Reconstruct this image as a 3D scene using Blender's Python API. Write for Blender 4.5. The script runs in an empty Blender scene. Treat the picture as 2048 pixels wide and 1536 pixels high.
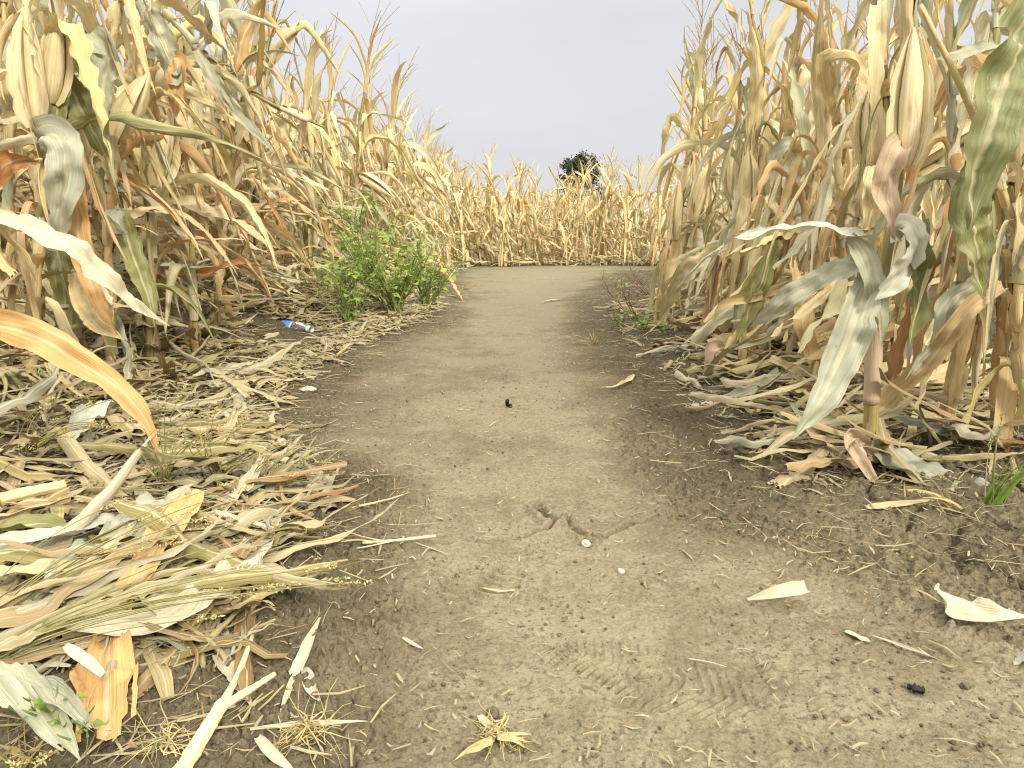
import bpy, math, random
import numpy as np
from mathutils import Vector, Matrix

# ------------------------------------------------------------------ camera, sky, sun, exposure
scene = bpy.context.scene
COL = scene.collection
CAM_H = 0.62
FPX = 1540.0
PITCH = math.atan((768 - 455) / FPX)
cam_d = bpy.data.cameras.new('camera')
cam_d.sensor_width = 36.0
cam_d.lens = FPX / 2048 * 36.0
cam_d.clip_start = 0.02
cam_d.clip_end = 3000
cam = bpy.data.objects.new('camera', cam_d)
cam.location = (0, 0, CAM_H)
cam.rotation_euler = (math.pi / 2 - PITCH, 0, 0)
COL.objects.link(cam)
scene.camera = cam

SUN_EL, SUN_AZ = math.radians(36), math.radians(152)   # behind the camera and to its right
world = bpy.data.worlds.new('World')
scene.world = world
world.use_nodes = True
wn, wl = world.node_tree.nodes, world.node_tree.links
wn.clear()
w_out = wn.new('ShaderNodeOutputWorld')
w_bg = wn.new('ShaderNodeBackground')
w_bg.inputs['Strength'].default_value = 0.05
w_sky = wn.new('ShaderNodeTexSky')
w_sky.sky_type = 'NISHITA'
w_sky.sun_disc = False
w_sky.sun_elevation = SUN_EL
w_sky.sun_rotation = SUN_AZ
w_co = wn.new('ShaderNodeTexCoord')
w_sep = wn.new('ShaderNodeSeparateXYZ')
w_ramp = wn.new('ShaderNodeValToRGB')                 # overcast: the cloud deck is brightest overhead
w_ramp.color_ramp.interpolation = 'B_SPLINE'
cr = w_ramp.color_ramp
cr.elements[0].position, cr.elements[0].color = 0.0, (0.183, 0.179, 0.186, 1)
cr.elements[1].position, cr.elements[1].color = 1.0, (0.88, 0.87, 0.855, 1)
e = cr.elements.new(0.18); e.color = (0.180, 0.181, 0.186, 1)
e = cr.elements.new(0.34); e.color = (0.188, 0.190, 0.194, 1)
e = cr.elements.new(0.50); e.color = (0.60, 0.60, 0.595, 1)
e = cr.elements.new(0.70); e.color = (0.80, 0.795, 0.785, 1)
w_noise = wn.new('ShaderNodeTexNoise')
w_noise.inputs['Scale'].default_value = 1.7
w_noise.inputs['Detail'].default_value = 5
w_map = wn.new('ShaderNodeMapping')
w_map.inputs['Scale'].default_value = (1, 1, 3.0)
w_nr = wn.new('ShaderNodeMapRange')
w_nr.inputs['From Min'].default_value = 0.3
w_nr.inputs['From Max'].default_value = 0.7
w_nr.inputs['To Min'].default_value = 28.0
w_nr.inputs['To Max'].default_value = 34.0
w_mul = wn.new('ShaderNodeVectorMath'); w_mul.operation = 'SCALE'
w_mix = wn.new('ShaderNodeMixRGB')
w_mix.inputs['Fac'].default_value = 0.94
wl.new(w_co.outputs['Generated'], w_sep.inputs[0])
wl.new(w_sep.outputs['Z'], w_ramp.inputs[0])
wl.new(w_co.outputs['Generated'], w_map.inputs[0])
wl.new(w_map.outputs[0], w_noise.inputs['Vector'])
wl.new(w_noise.outputs[0], w_nr.inputs[0])
wl.new(w_ramp.outputs[0], w_mul.inputs[0])
wl.new(w_nr.outputs[0], w_mul.inputs['Scale'])
wl.new(w_sky.outputs[0], w_mix.inputs[1])
wl.new(w_mul.outputs[0], w_mix.inputs[2])
wl.new(w_mix.outputs[0], w_bg.inputs['Color'])
wl.new(w_bg.outputs[0], w_out.inputs[0])

sun_d = bpy.data.lights.new('sun', 'SUN')
sun_d.energy = 1.5
sun_d.angle = math.radians(10)
sun_d.color = (1.0, 0.95, 0.86)
sun = bpy.data.objects.new('sun', sun_d)
sd = Vector((math.sin(SUN_AZ) * math.cos(SUN_EL), math.cos(SUN_AZ) * math.cos(SUN_EL), math.sin(SUN_EL)))
sun.rotation_euler = sd.to_track_quat('Z', 'Y').to_euler()
COL.objects.link(sun)

scene.view_settings.view_transform = 'Standard'
scene.view_settings.look = 'None'
scene.view_settings.gamma = 1.0
scene.view_settings.exposure = 1.40
scene.render.engine = 'CYCLES'
scene.cycles.max_bounces = 6
scene.cycles.diffuse_bounces = 2
scene.cycles.glossy_bounces = 2
scene.cycles.transmission_bounces = 5
scene.cycles.transparent_max_bounces = 6
scene.cycles.use_denoising = True
scene.cycles.denoiser = 'OPENIMAGEDENOISE'
scene.cycles.denoising_input_passes = 'RGB_ALBEDO_NORMAL'
scene.cycles.denoising_prefilter = 'ACCURATE'
scene.cycles.filter_width = 1.15
scene.cycles.caustics_reflective = False
scene.cycles.caustics_refractive = False

# ------------------------------------------------------------------ pixel -> world helpers
SP, CP = math.sin(PITCH), math.cos(PITCH)

def ray(px, py):
    a, b = (px - 1024) / FPX, (768 - py) / FPX
    return np.array([a, CP + b * SP, -SP + b * CP])

def at_d(px, py, y):                       # point of that line of sight at distance y
    d = ray(px, py)
    return np.array([0, 0, CAM_H]) + d * (y / d[1])

def at_z(px, py, z=0.0):                   # point of that line of sight at height z
    d = ray(px, py)
    return np.array([0, 0, CAM_H]) + d * ((z - CAM_H) / d[2])

# ------------------------------------------------------------------ noise and terrain
def _hash(ix, iy, seed):
    h = (ix.astype(np.int64) * 374761393 + iy.astype(np.int64) * 668265263 + seed * 1442695041) & 0xFFFFFFFF
    h = ((h ^ (h >> 13)) * 1274126177) & 0xFFFFFFFF
    return ((h ^ (h >> 16)) & 0xFFFF) / 65535.0

def vnoise(x, y, seed=0):
    x = np.asarray(x, float); y = np.asarray(y, float)
    ix, iy = np.floor(x), np.floor(y)
    fx, fy = x - ix, y - iy
    fx = fx * fx * fx * (fx * (fx * 6 - 15) + 10); fy = fy * fy * fy * (fy * (fy * 6 - 15) + 10)
    ix = ix.astype(np.int64); iy = iy.astype(np.int64)
    a, b = _hash(ix, iy, seed), _hash(ix + 1, iy, seed)
    c, d = _hash(ix, iy + 1, seed), _hash(ix + 1, iy + 1, seed)
    return ((a + (b - a) * fx) * (1 - fy) + (c + (d - c) * fx) * fy) * 2 - 1

def fbm(x, y, seed=0, octv=4):
    s, a, t = 0, 1.0, 0
    for k in range(octv):
        s = s + a * vnoise(x * 2 ** k + 17.3 * k, y * 2 ** k - 9.1 * k, seed + k); t += a; a *= 0.5
    return s / t

def sstep(a, b, x):
    t = np.clip((np.asarray(x, float) - a) / (b - a), 0, 1)
    return t * t * (3 - 2 * t)

PY = [.5, .9, 1.28, 1.5, 1.75, 2.15, 2.77, 3.9, 5.16, 6.6, 9.1, 11.2, 12.7, 14]
PXL = [-.36, -.42, -.47, -.46, -.54, -.74, -.90, -.86, -.62, -.64, -.80, -.97, -1.2, -1.3]
PXR = [.95, .90, .74, .66, .62, .60, .58, .55, .58, .78, 1.2, 1.75, 4.5, 7]
def xl(y): return np.interp(y, PY, PXL)
def xr(y): return np.interp(y, PY, PXR)
def corn_l(y): return np.interp(y, [1.5, 2.4, 4, 5.5, 8, 12.5], [-1.45, -1.45, -1.50, -1.38, -1.15, -1.02])
def corn_r(y): return np.interp(y, [1.5, 1.9, 3.3, 4.9, 7, 9, 11, 12.4], [.92, .90, .92, 1.08, 1.5, 1.95, 2.7, 3.8])

def far_edge(x): return 12.7 + 0.05 * np.asarray(x) + .22 * np.sin(np.asarray(x) * 1.7 + .6) + .12 * np.sin(np.asarray(x) * 4.1)

def pathness(x, y):
    wob = 0.16 * fbm(np.asarray(x) * 2.3, np.asarray(y) * 2.3, 5, 4)
    a = sstep(-0.10, 0.45, x - xl(y) + wob)
    b = sstep(-0.10, 0.45, xr(y) - x + wob)
    c = sstep(-0.1, 0.25, far_edge(x) - y - 0.05 + wob)
    return a * b * c

def ground_z(x, y):
    x = np.asarray(x, float); y = np.asarray(y, float)
    bank = 0.15 * sstep(0.15, 0.75, xl(y) - x + 0.0) * sstep(0.9, 2.2, y) * (1 - 0.6 * sstep(5.5, 8, y))
    bank = bank + 0.05 * sstep(0.1, 0.6, x - xr(y)) * sstep(1.0, 1.9, y)
    und = 0.010 * fbm(x * 1.6, y * 1.6, 11, 3) + 0.05 * fbm(x * 0.12, y * 0.12, 19, 2) * sstep(6, 30, np.hypot(x, y))
    lat = (x - 0.08) / 0.75
    return bank + und + 0.012 * np.clip(lat * lat, 0, 1.5)

def gz(x, y): return float(ground_z(x, y))

def gp(px, py, lift=0.0):                  # point on the ground (plus lift) seen at that pixel
    z = 0.0
    for _ in range(12):
        p = at_z(px, py, z + lift); z = gz(p[0], p[1])
    return at_z(px, py, z + lift)

# ------------------------------------------------------------------ geometry collector
class Geo:
    def __init__(s):
        s.v, s.q, s.t, s.uv, s.tone, s.al, s.qm, s.tm, s.n = [], [], [], [], [], [], [], [], 0
    def add(s, v, q=None, uv=None, tone=0.5, along=None, mat=0, t=None):
        v = np.asarray(v, float).reshape(-1, 3); k = len(v)
        s.v.append(v)
        s.uv.append(np.zeros((k, 2)) if uv is None else np.asarray(uv, float))
        s.tone.append(np.full(k, tone) if np.isscalar(tone) else np.asarray(tone, float))
        s.al.append(np.zeros(k) if along is None else np.asarray(along, float))
        if q is not None and len(q):
            q = np.asarray(q, int); s.q.append(q + s.n); s.qm.append(np.full(len(q), mat))
        if t is not None and len(t):
            t = np.asarray(t, int); s.t.append(t + s.n); s.tm.append(np.full(len(t), mat))
        s.n += k
        return s
    def merge(s, o, M=None, dtone=0.0):
        if o.n == 0: return s
        v = np.concatenate(o.v)
        if M is not None:
            M = np.array(M); v = v @ M[:3, :3].T + M[:3, 3]
        s.v.append(v); s.uv.append(np.concatenate(o.uv)); s.al.append(np.concatenate(o.al))
        s.tone.append((np.concatenate(o.tone) + dtone) % 1.0)
        if o.q: s.q.append(np.concatenate(o.q) + s.n); s.qm.append(np.concatenate(o.qm))
        if o.t: s.t.append(np.concatenate(o.t) + s.n); s.tm.append(np.concatenate(o.tm))
        s.n += len(v)
        return s
    def mesh(s, name, mats, smooth=True):
        me = bpy.data.meshes.new(name)
        v = np.concatenate(s.v)
        q = np.concatenate(s.q) if s.q else np.zeros((0, 4), int)
        t = np.concatenate(s.t) if s.t else np.zeros((0, 3), int)
        nq, nt = len(q), len(t)
        loops = np.concatenate([q.ravel(), t.ravel()]).astype(np.int32)
        me.vertices.add(len(v)); me.vertices.foreach_set('co', v.astype(np.float32).ravel())
        me.loops.add(len(loops)); me.loops.foreach_set('vertex_index', loops)
        me.polygons.add(nq + nt)
        st = np.concatenate([np.arange(nq) * 4, nq * 4 + np.arange(nt) * 3]).astype(np.int32)
        me.polygons.foreach_set('loop_start', st)
        mi = np.concatenate((s.qm if s.qm else []) + (s.tm if s.tm else [])).astype(np.int32)
        me.polygons.foreach_set('material_index', mi)
        me.polygons.foreach_set('use_smooth', np.full(nq + nt, smooth))
        uv = np.concatenate(s.uv)
        ul = me.uv_layers.new(name='UVMap')
        ul.data.foreach_set('uv', uv[loops].astype(np.float32).ravel())
        for nm, arr in (('tone', s.tone), ('along', s.al)):
            at = me.attributes.new(nm, 'FLOAT', 'POINT')
            at.data.foreach_set('value', np.concatenate(arr).astype(np.float32))
        for m in mats: me.materials.append(m)
        me.update(calc_edges=True)
        me.validate()
        return me
    def build(s, name, mats, parent=None, smooth=True):
        if not isinstance(mats, (list, tuple)): mats = [mats]
        o = bpy.data.objects.new(name, s.mesh(name, mats, smooth))
        COL.objects.link(o)
        if parent is not None: o.parent = parent
        return o

def empty(name, loc=(0, 0, 0), rz=0.0):
    o = bpy.data.objects.new(name, None)
    o.location = tuple(float(c) for c in loc); o.rotation_euler = (0, 0, rz)
    o.empty_display_size = 0.1
    COL.objects.link(o)
    return o

def tag(o, label=None, cat=None, group=None, kind=None):
    if label: o['label'] = label
    if cat: o['category'] = cat
    if group: o['group'] = group
    if kind: o['kind'] = kind
    return o

CH = {}
def kids(o):
    return CH.get(o.name, list(o.children))
def copy_tree(o, parent=None):
    c = o.copy(); COL.objects.link(c)
    if parent is not None: c.parent = parent
    for ch in kids(o): copy_tree(ch, c)
    return c

def nrm(v):
    v = np.asarray(v, float)
    return v / (np.linalg.norm(v, axis=-1, keepdims=True) + 1e-12)

def spline(pts, n):
    """Catmull-Rom through the points, n samples evenly spaced in length."""
    p = np.asarray(pts, float)
    if len(p) == 2: p = np.array([p[0], (p[0] + p[1]) / 2, p[1]])
    ext = np.vstack([2 * p[0] - p[1], p, 2 * p[-1] - p[-2]])
    out = []
    for i in range(1, len(ext) - 2):
        a, b, c, d = ext[i - 1], ext[i], ext[i + 1], ext[i + 2]
        for t in np.linspace(0, 1, 14, endpoint=False):
            out.append(0.5 * (2 * b + (c - a) * t + (2 * a - 5 * b + 4 * c - d) * t * t + (3 * b - a - 3 * c + d) * t ** 3))
    out.append(p[-1]); out = np.array(out)
    L = np.concatenate([[0], np.cumsum(np.linalg.norm(np.diff(out, axis=0), axis=1))])
    s = np.linspace(0, L[-1], n)
    return np.stack([np.interp(s, L, out[:, k]) for k in range(3)], 1)

def tangents(P):
    return nrm(np.gradient(P, axis=0))

def quads_grid(nr, nc):
    i = np.arange(nr - 1)[:, None] * nc + np.arange(nc - 1)[None, :]
    return np.stack([i, i + 1, i + nc + 1, i + nc], -1).reshape(-1, 4)

def ribbon(P, S, hw, C, rng, nu=6, ruf=0.0, ruf_f=9.0, rag=0.12, fray=0.0, tone=0.5, geo=None, mat=0, crumple=0.2):
    """A leaf: centre line P (n,3), across directions S (n,3), half widths hw (n), half curl angles C (n)."""
    n = len(P)
    T = tangents(P)
    S = nrm(S - T * np.sum(S * T, 1, keepdims=True))
    N = np.cross(S, T)
    L = np.concatenate([[0], np.cumsum(np.linalg.norm(np.diff(P, axis=0), axis=1))])
    u = np.linspace(-1, 1, nu + 1)
    hw = np.broadcast_to(hw, (n,)).astype(float); C = np.maximum(np.broadcast_to(C, (n,)), 0.05).astype(float)
    k = rng.uniform(0, 100, 4)
    left = 1 - rag * np.clip(vnoise(L * 26 + k[0], 0 * L, 3) + 0.6 * vnoise(L * 90 + k[0], 0 * L, 4), 0, 2)
    right = 1 - rag * np.clip(vnoise(L * 26 + k[1], 0 * L + 9, 3) + 0.6 * vnoise(L * 90 + k[1], 0 * L, 4), 0, 2)
    U = np.where(u[None, :] < 0, u[None, :] * left[:, None], u[None, :] * right[:, None])
    R = (hw / C)[:, None]
    th = U * C[:, None]
    env = (hw / (hw.max() + 1e-9))[:, None]
    wl_ = np.sin(L * ruf_f * 6.28 + k[2] + 1.5 * vnoise(L * 5 + k[2], 0 * L, 6)) + 0.7 * vnoise(L * 17 + k[2], 0 * L, 7)
    wr_ = np.sin(L * ruf_f * 5.6 + k[3] + 1.5 * vnoise(L * 5 + k[3], 0 * L, 8)) + 0.7 * vnoise(L * 15 + k[3], 0 * L, 9)
    rf = np.where(u[None, :] < 0, wl_[:, None], wr_[:, None]) * np.abs(u[None, :]) ** 1.6 * ruf * env
    rib = 0.05 * hw[:, None] * np.exp(-(u[None, :] / 0.12) ** 2)
    off_s = R * np.sin(th)
    crm = 0
    if nu >= 6:
        uu, LL = np.broadcast_arrays(u[None, :], L[:, None])
        crm = hw[:, None] * (crumple * vnoise(uu * 1.4 + k[0], LL * 20 + k[1], 12) + .5 * crumple * vnoise(uu * 3.1 + k[2], LL * 48 + k[3], 13))
    off_n = R * (1 - np.cos(th)) + rf - rib + crm
    V = P[:, None, :] + S[:, None, :] * off_s[..., None] + N[:, None, :] * off_n[..., None]
    q = quads_grid(n, nu + 1)
    if fray > 0:
        col = np.tile(np.arange(nu), n - 1); row = np.repeat(np.arange(n - 1), nu) / (n - 1)
        cut = 1.05 - fray * (.10 + .22 * np.abs((np.arange(nu) + .5) / nu * 2 - 1)) * rng.random(nu) ** .7
        q = q[row < cut[col]]
    uv = np.stack(np.broadcast_arrays((u[None, :] + 1) / 2, L[:, None]), -1).reshape(-1, 2)
    al = np.repeat(L / (L[-1] + 1e-9), nu + 1)
    g = geo or Geo()
    g.add(V.reshape(-1, 3), q, uv, tone, al, mat)
    return g

def tube(P, r, ns=6, geo=None, tone=0.5, mat=0, cap=True):
    P = np.asarray(P, float); n = len(P)
    r = np.broadcast_to(r, (n,))
    T = tangents(P)
    ref = np.array([0.31, 0.95, 0.1]) if abs(T[0][2]) > 0.8 else np.array([0.05, 0.1, 1.0])
    A = nrm(np.cross(T, ref)); B = np.cross(T, A)
    a = np.linspace(0, 2 * np.pi, ns + 1)
    V = P[:, None] + r[:, None, None] * (A[:, None] * np.cos(a)[None, :, None] + B[:, None] * np.sin(a)[None, :, None])
    L = np.concatenate([[0], np.cumsum(np.linalg.norm(np.diff(P, axis=0), axis=1))])
    uv = np.stack(np.broadcast_arrays(a[None] / 6.283, L[:, None]), -1).reshape(-1, 2)
    V = V.reshape(-1, 3); q = quads_grid(n, ns + 1); al = np.repeat(L / (L[-1] + 1e-9), ns + 1)
    t = []
    if cap:
        V = np.vstack([V, P[0], P[-1]]); uv = np.vstack([uv, [0.5, 0], [0.5, L[-1]]]); al = np.append(al, [0, 1])
        c0, c1, b = n * (ns + 1), n * (ns + 1) + 1, (n - 1) * (ns + 1)
        t = [(c0, k + 1, k) for k in range(ns)] + [(c1, b + k, b + k + 1) for k in range(ns)]
    g = geo or Geo()
    g.add(V, q, uv, tone, al, mat, t)
    return g

# ------------------------------------------------------------------ materials
class NT:
    def __init__(s, name):
        s.m = bpy.data.materials.new(name); s.m.use_nodes = True
        s.n, s.l = s.m.node_tree.nodes, s.m.node_tree.links
        s.n.clear(); s.out = s.n.new('ShaderNodeOutputMaterial')
    def new(s, t, **kw):
        x = s.n.new(t)
        for k, v in kw.items(): setattr(x, k, v)
        return x
    def link(s, a, b): s.l.new(a, b)
    def val(s, x, v):
        if hasattr(v, 'is_output'): s.link(v, x)
        else: x.default_value = v
    def math(s, op, a, b=0.0, clamp=False):
        x = s.new('ShaderNodeMath', operation=op, use_clamp=clamp)
        s.val(x.inputs[0], a); s.val(x.inputs[1], b)
        return x.outputs[0]
    def mix(s, f, a, b, mode='MIX'):
        x = s.new('ShaderNodeMixRGB', blend_type=mode)
        s.val(x.inputs[0], f); s.val(x.inputs[1], a); s.val(x.inputs[2], b)
        return x.outputs[0]
    def noise(s, vec, scale, detail=3, rough=0.55):
        x = s.new('ShaderNodeTexNoise')
        if vec is not None: s.link(vec, x.inputs['Vector'])
        x.inputs['Scale'].default_value = scale; x.inputs['Detail'].default_value = detail
        x.inputs['Roughness'].default_value = rough
        return x.outputs[0]
    def rng(s, v, a, b, c=0.0, d=1.0):
        x = s.new('ShaderNodeMapRange'); x.clamp = True
        s.val(x.inputs[0], v)
        for k, w in zip((1, 2, 3, 4), (a, b, c, d)): x.inputs[k].default_value = w
        return x.outputs[0]
    def xyz(s, a, b, c):
        x = s.new('ShaderNodeCombineXYZ')
        for k, w in enumerate((a, b, c)): s.val(x.inputs[k], w)
        return x.outputs[0]
    def attr(s, n):
        return s.new('ShaderNodeAttribute', attribute_name=n).outputs['Fac']
    def ramp(s, f, stops, interp='LINEAR'):
        x = s.new('ShaderNodeValToRGB'); r = x.color_ramp; r.interpolation = interp
        r.elements[0].position, r.elements[0].color = stops[0][0], (*stops[0][1], 1)
        r.elements[1].position, r.elements[1].color = stops[-1][0], (*stops[-1][1], 1)
        for p, c in stops[1:-1]:
            e = r.elements.new(p); e.color = (*c, 1)
        s.link(f, x.inputs[0])
        return x.outputs[0]
    def bump(s, h, strength, dist):
        b = s.new('ShaderNodeBump'); b.inputs['Strength'].default_value = strength
        b.inputs['Distance'].default_value = dist; s.link(h, b.inputs['Height'])
        return b.outputs[0]
    def pbsdf(s, col, rough=0.6, spec=0.3, normal=None):
        p = s.new('ShaderNodeBsdfPrincipled')
        s.val(p.inputs['Base Color'], col if hasattr(col, 'is_output') else (*col, 1))
        s.val(p.inputs['Roughness'], rough)
        p.inputs['Specular IOR Level'].default_value = spec
        if normal is not None: s.link(normal, p.inputs['Normal'])
        return p
    def finish(s, sh):
        s.link(sh, s.out.inputs['Surface']); return s.m

CREAM = (.72, .595, .33); STRAW = (.65, .505, .245); PALE = (.72, .65, .45); TAN = (.58, .395, .185)
ORANGE = (.50, .28, .11); GREYG = (.45, .45, .31); OLIVE = (.25, .24, .075); GREEN = (.15, .19, .05)
BROWN = (.27, .15, .06); PINK = (.60, .44, .30); WHITE = (.70, .67, .53); YEL = (.64, .51, .20)

def leaf_material(name, stops, blot=0.5, olive=0.3, trans=0.17, veins=1.0):
    t = NT(name)
    uv = t.new('ShaderNodeUVMap').outputs[0]
    sp = t.new('ShaderNodeSeparateXYZ'); t.link(uv, sp.inputs[0])
    u, v = sp.outputs[0], sp.outputs[1]
    tone = t.attr('tone'); along = t.attr('along')
    rnd = t.new('ShaderNodeObjectInfo').outputs['Random']
    f = t.math('FRACT', t.math('ADD', tone, rnd))
    seed = t.math('MULTIPLY', t.math('ADD', tone, rnd), 37.0)
    base = t.ramp(f, stops)
    # patches along the blade: some turn olive, some rust brown, tips bleach
    pv = t.xyz(t.math('MULTIPLY', u, 3.2), t.math('MULTIPLY', v, 2.6), seed)
    n1 = t.noise(pv, 1.0, 4, 0.6)
    base = t.mix(t.math('MULTIPLY', t.rng(n1, .52, .72), olive), base, (*OLIVE, 1))
    pv2 = t.xyz(t.math('MULTIPLY', u, 4.5), t.math('MULTIPLY', v, 5.0), t.math('ADD', seed, 5.5))
    n2 = t.noise(pv2, 1.0, 5, 0.65)
    base = t.mix(t.math('MULTIPLY', t.rng(n2, .55, .75), blot), base, (*BROWN, 1))
    base = t.mix(t.rng(n2, .46, .28, 0, .35), base, (*PALE, 1))
    # fine veins and streaks running down the blade
    sv = t.xyz(t.math('MULTIPLY', u, 11.0), t.math('MULTIPLY', v, 3.0), seed)
    n3 = t.noise(sv, 1.0, 3, 0.7)
    sv2 = t.xyz(t.math('MULTIPLY', u, 44.0), t.math('MULTIPLY', v, 2.2), seed)
    n4 = t.noise(sv2, 1.0, 1, 0.5)
    st = t.math('ADD', t.rng(n3, .3, .7, .82, 1.11), t.rng(n4, .3, .7, -.09 * veins, .09 * veins))
    base = t.mix(1.0, base, t.xyz(st, st, t.math('MULTIPLY', st, .97)), 'MULTIPLY')
    # specks
    vs = t.noise(t.xyz(t.math('MULTIPLY', u, 9.0), t.math('MULTIPLY', v, 90.0), seed), 1.0, 2, .5)
    base = t.mix(t.rng(vs, .68, .78, 0, .45), base, (.16, .09, .04, 1))
    # midrib
    mr = t.rng(t.math('ABSOLUTE', t.math('SUBTRACT', u, .5)), .02, .06, 1, 0)
    base = t.mix(t.math('MULTIPLY', mr, .55), base, (.60, .50, .30, 1))
    hh = t.math('ADD', t.math('MULTIPLY', n4, .6), t.math('MULTIPLY', n3, 1.2))
    nb = t.bump(hh, .55, .004)
    p = t.pbsdf(base, .55, .28, nb)
    tr = t.new('ShaderNodeBsdfTranslucent'); t.link(base, tr.inputs[0])
    mx = t.new('ShaderNodeMixShader'); mx.inputs[0].default_value = trans
    t.link(p.outputs[0], mx.inputs[1]); t.link(tr.outputs[0], mx.inputs[2])
    return t.finish(mx.outputs[0])

M = {}
M['leaf_near'] = leaf_material('dry_corn_leaf_mixed', [(0, CREAM), (.10, STRAW), (.2, GREYG), (.3, PALE), (.38, TAN), (.46, CREAM), (.55, YEL), (.63, GREYG), (.72, CREAM), (.8, ORANGE), (.88, OLIVE), (.95, GREYG), (1, CREAM)], .35, .45)
M['leaf_mid'] = leaf_material('dry_corn_leaf_straw', [(0, CREAM), (.15, STRAW), (.28, TAN), (.36, CREAM), (.48, GREYG), (.58, STRAW), (.68, PALE), (.76, ORANGE), (.86, YEL), (.94, GREYG), (1, CREAM)], .35, .25)
M['leaf_far'] = leaf_material('dry_corn_leaf_golden', [(0, CREAM), (.2, STRAW), (.4, TAN), (.5, CREAM), (.65, YEL), (.8, STRAW), (.92, GREYG), (1, CREAM)], .35, .12)
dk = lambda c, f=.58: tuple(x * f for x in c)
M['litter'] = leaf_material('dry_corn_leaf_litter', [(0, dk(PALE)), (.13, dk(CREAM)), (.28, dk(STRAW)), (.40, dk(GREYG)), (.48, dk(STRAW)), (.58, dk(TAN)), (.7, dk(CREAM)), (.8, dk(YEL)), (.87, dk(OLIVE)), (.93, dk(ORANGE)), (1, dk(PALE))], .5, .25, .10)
M['leaf_low'] = leaf_material('dead_lower_corn_leaf', [(0, TAN), (.2, STRAW), (.35, ORANGE), (.5, CREAM), (.62, (.40, .22, .09)), (.75, STRAW), (.88, (.52, .34, .15)), (1, TAN)], .5, .15)
def one(name, c, blot=.35, olive=.1, trans=.16):
    d = tuple(x * .88 for x in c)
    M[name] = leaf_material('corn_leaf_' + name, [(0, c), (.5, d), (1, c)], blot, olive, trans)
one('cream', dk(CREAM, .85), .25, .12); one('pale', dk(PALE, .82), .2, .1); one('white', dk(WHITE, .82), .15, .05); one('orange', (.62, .37, .14), .3, .05); one('grey', (.42, .42, .30), .15, .15)
one('greyg', GREYG, .2, .3); one('olive', (.25, .25, .09), .25, .5); one('green', (.23, .24, .10), .25, .4); one('straw', STRAW, .3, .15); one('tan', (.58, .42, .21), .4, .2); one('rust', (.42, .19, .06), .4, 0); one('pink', PINK, .35, .1)

def husk_material(name, c1, c2, c3):
    t = NT(name)
    uv = t.new('ShaderNodeUVMap').outputs[0]
    sp = t.new('ShaderNodeSeparateXYZ'); t.link(uv, sp.inputs[0])
    u, v = sp.outputs[0], sp.outputs[1]
    seed = t.math('MULTIPLY', t.math('ADD', t.attr('tone'), t.new('ShaderNodeObjectInfo').outputs['Random']), 31.0)
    n1 = t.noise(t.xyz(t.math('MULTIPLY', u, 3.0), t.math('MULTIPLY', v, 7.0), seed), 1.0, 4, .6)
    n2 = t.noise(t.xyz(t.math('MULTIPLY', u, 26.0), t.math('MULTIPLY', v, 4.0), seed), 1.0, 2, .6)
    n3 = t.noise(t.xyz(t.math('MULTIPLY', u, 9.0), t.math('MULTIPLY', v, 12.0), t.math('ADD', seed, 3.0)), 1.0, 4, .6)
    c = t.ramp(n1, [(.3, c1), (.5, c2), (.7, c3)])
    c = t.mix(t.rng(n3, .55, .74, 0, .55), c, (*BROWN, 1))
    k = t.rng(n2, .3, .7, .78, 1.12)
    c = t.mix(1.0, c, t.xyz(k, k, k), 'MULTIPLY')
    nb = t.bump(n2, .5, .003)
    return t.finish(t.pbsdf(c, .55, .28, nb).outputs[0])
M['husk'] = husk_material('dry_ear_husk', (.78, .65, .40), (.74, .61, .34), (.66, .58, .32))
M['stalk'] = husk_material('dry_corn_stalk', (.68, .53, .26), (.62, .47, .22), (.42, .36, .14))
M['stalk_green'] = husk_material('olive_corn_stalk', (.24, .22, .07), (.34, .27, .10), (.17, .16, .045))
M['stalk_pale'] = husk_material('bleached_stalk', (.68, .60, .40), (.62, .50, .28), (.60, .48, .28))
M['tassel'] = husk_material('dry_tassel', (.46, .32, .15), (.40, .27, .12), (.54, .41, .21))
M['root'] = husk_material('prop_root', (.24, .17, .12), (.30, .22, .17), (.20, .15, .08))

def plain(name, c, var=.25, scale=60, rough=.7, spec=.25, trans=0):
    t = NT(name)
    co = t.new('ShaderNodeTexCoord').outputs['Object']
    n = t.noise(co, scale, 4, .6)
    k = t.math('ADD', t.rng(n, .3, .7, 1 - var, 1 + var), t.math('MULTIPLY', t.math('SUBTRACT', t.attr('tone'), .5), .5))
    col = t.mix(1.0, (*c, 1), t.xyz(k, k, k), 'MULTIPLY')
    p = t.pbsdf(col, rough, spec, t.bump(n, .4, .003))
    if not trans: return t.finish(p.outputs[0])
    tr = t.new('ShaderNodeBsdfTranslucent'); t.link(col, tr.inputs[0])
    mx = t.new('ShaderNodeMixShader'); mx.inputs[0].default_value = trans
    t.link(p.outputs[0], mx.inputs[1]); t.link(tr.outputs[0], mx.inputs[2])
    return t.finish(mx.outputs[0])
M['weed_leaf'] = plain('weed_leaf_green', (.19, .29, .05), .3, 60, .5, .3, .3)
M['weed_leaf2'] = plain('weed_leaf_bright', (.33, .43, .07), .25, 60, .5, .3, .35)
M['weed_stem'] = plain('weed_stem_green', (.20, .24, .07), .2)
M['weed_seed'] = plain('weed_seed_green', (.22, .27, .09), .35)
M['dry_weed'] = plain('dry_weed_brown', (.20, .10, .05), .3)
M['grass'] = plain('green_grass_blade', (.16, .24, .035), .25, 40, .5, .3, .3)
M['grass_dry'] = plain('dry_grass_blade', (.46, .36, .15), .3, 40, .6, .3, .2)
M['grass_olive'] = plain('olive_grass_stem', (.28, .25, .09), .3, 40, .6, .3, .2)
M['seedhead'] = plain('grass_seed_head', (.42, .34, .15), .35, 90)
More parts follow.
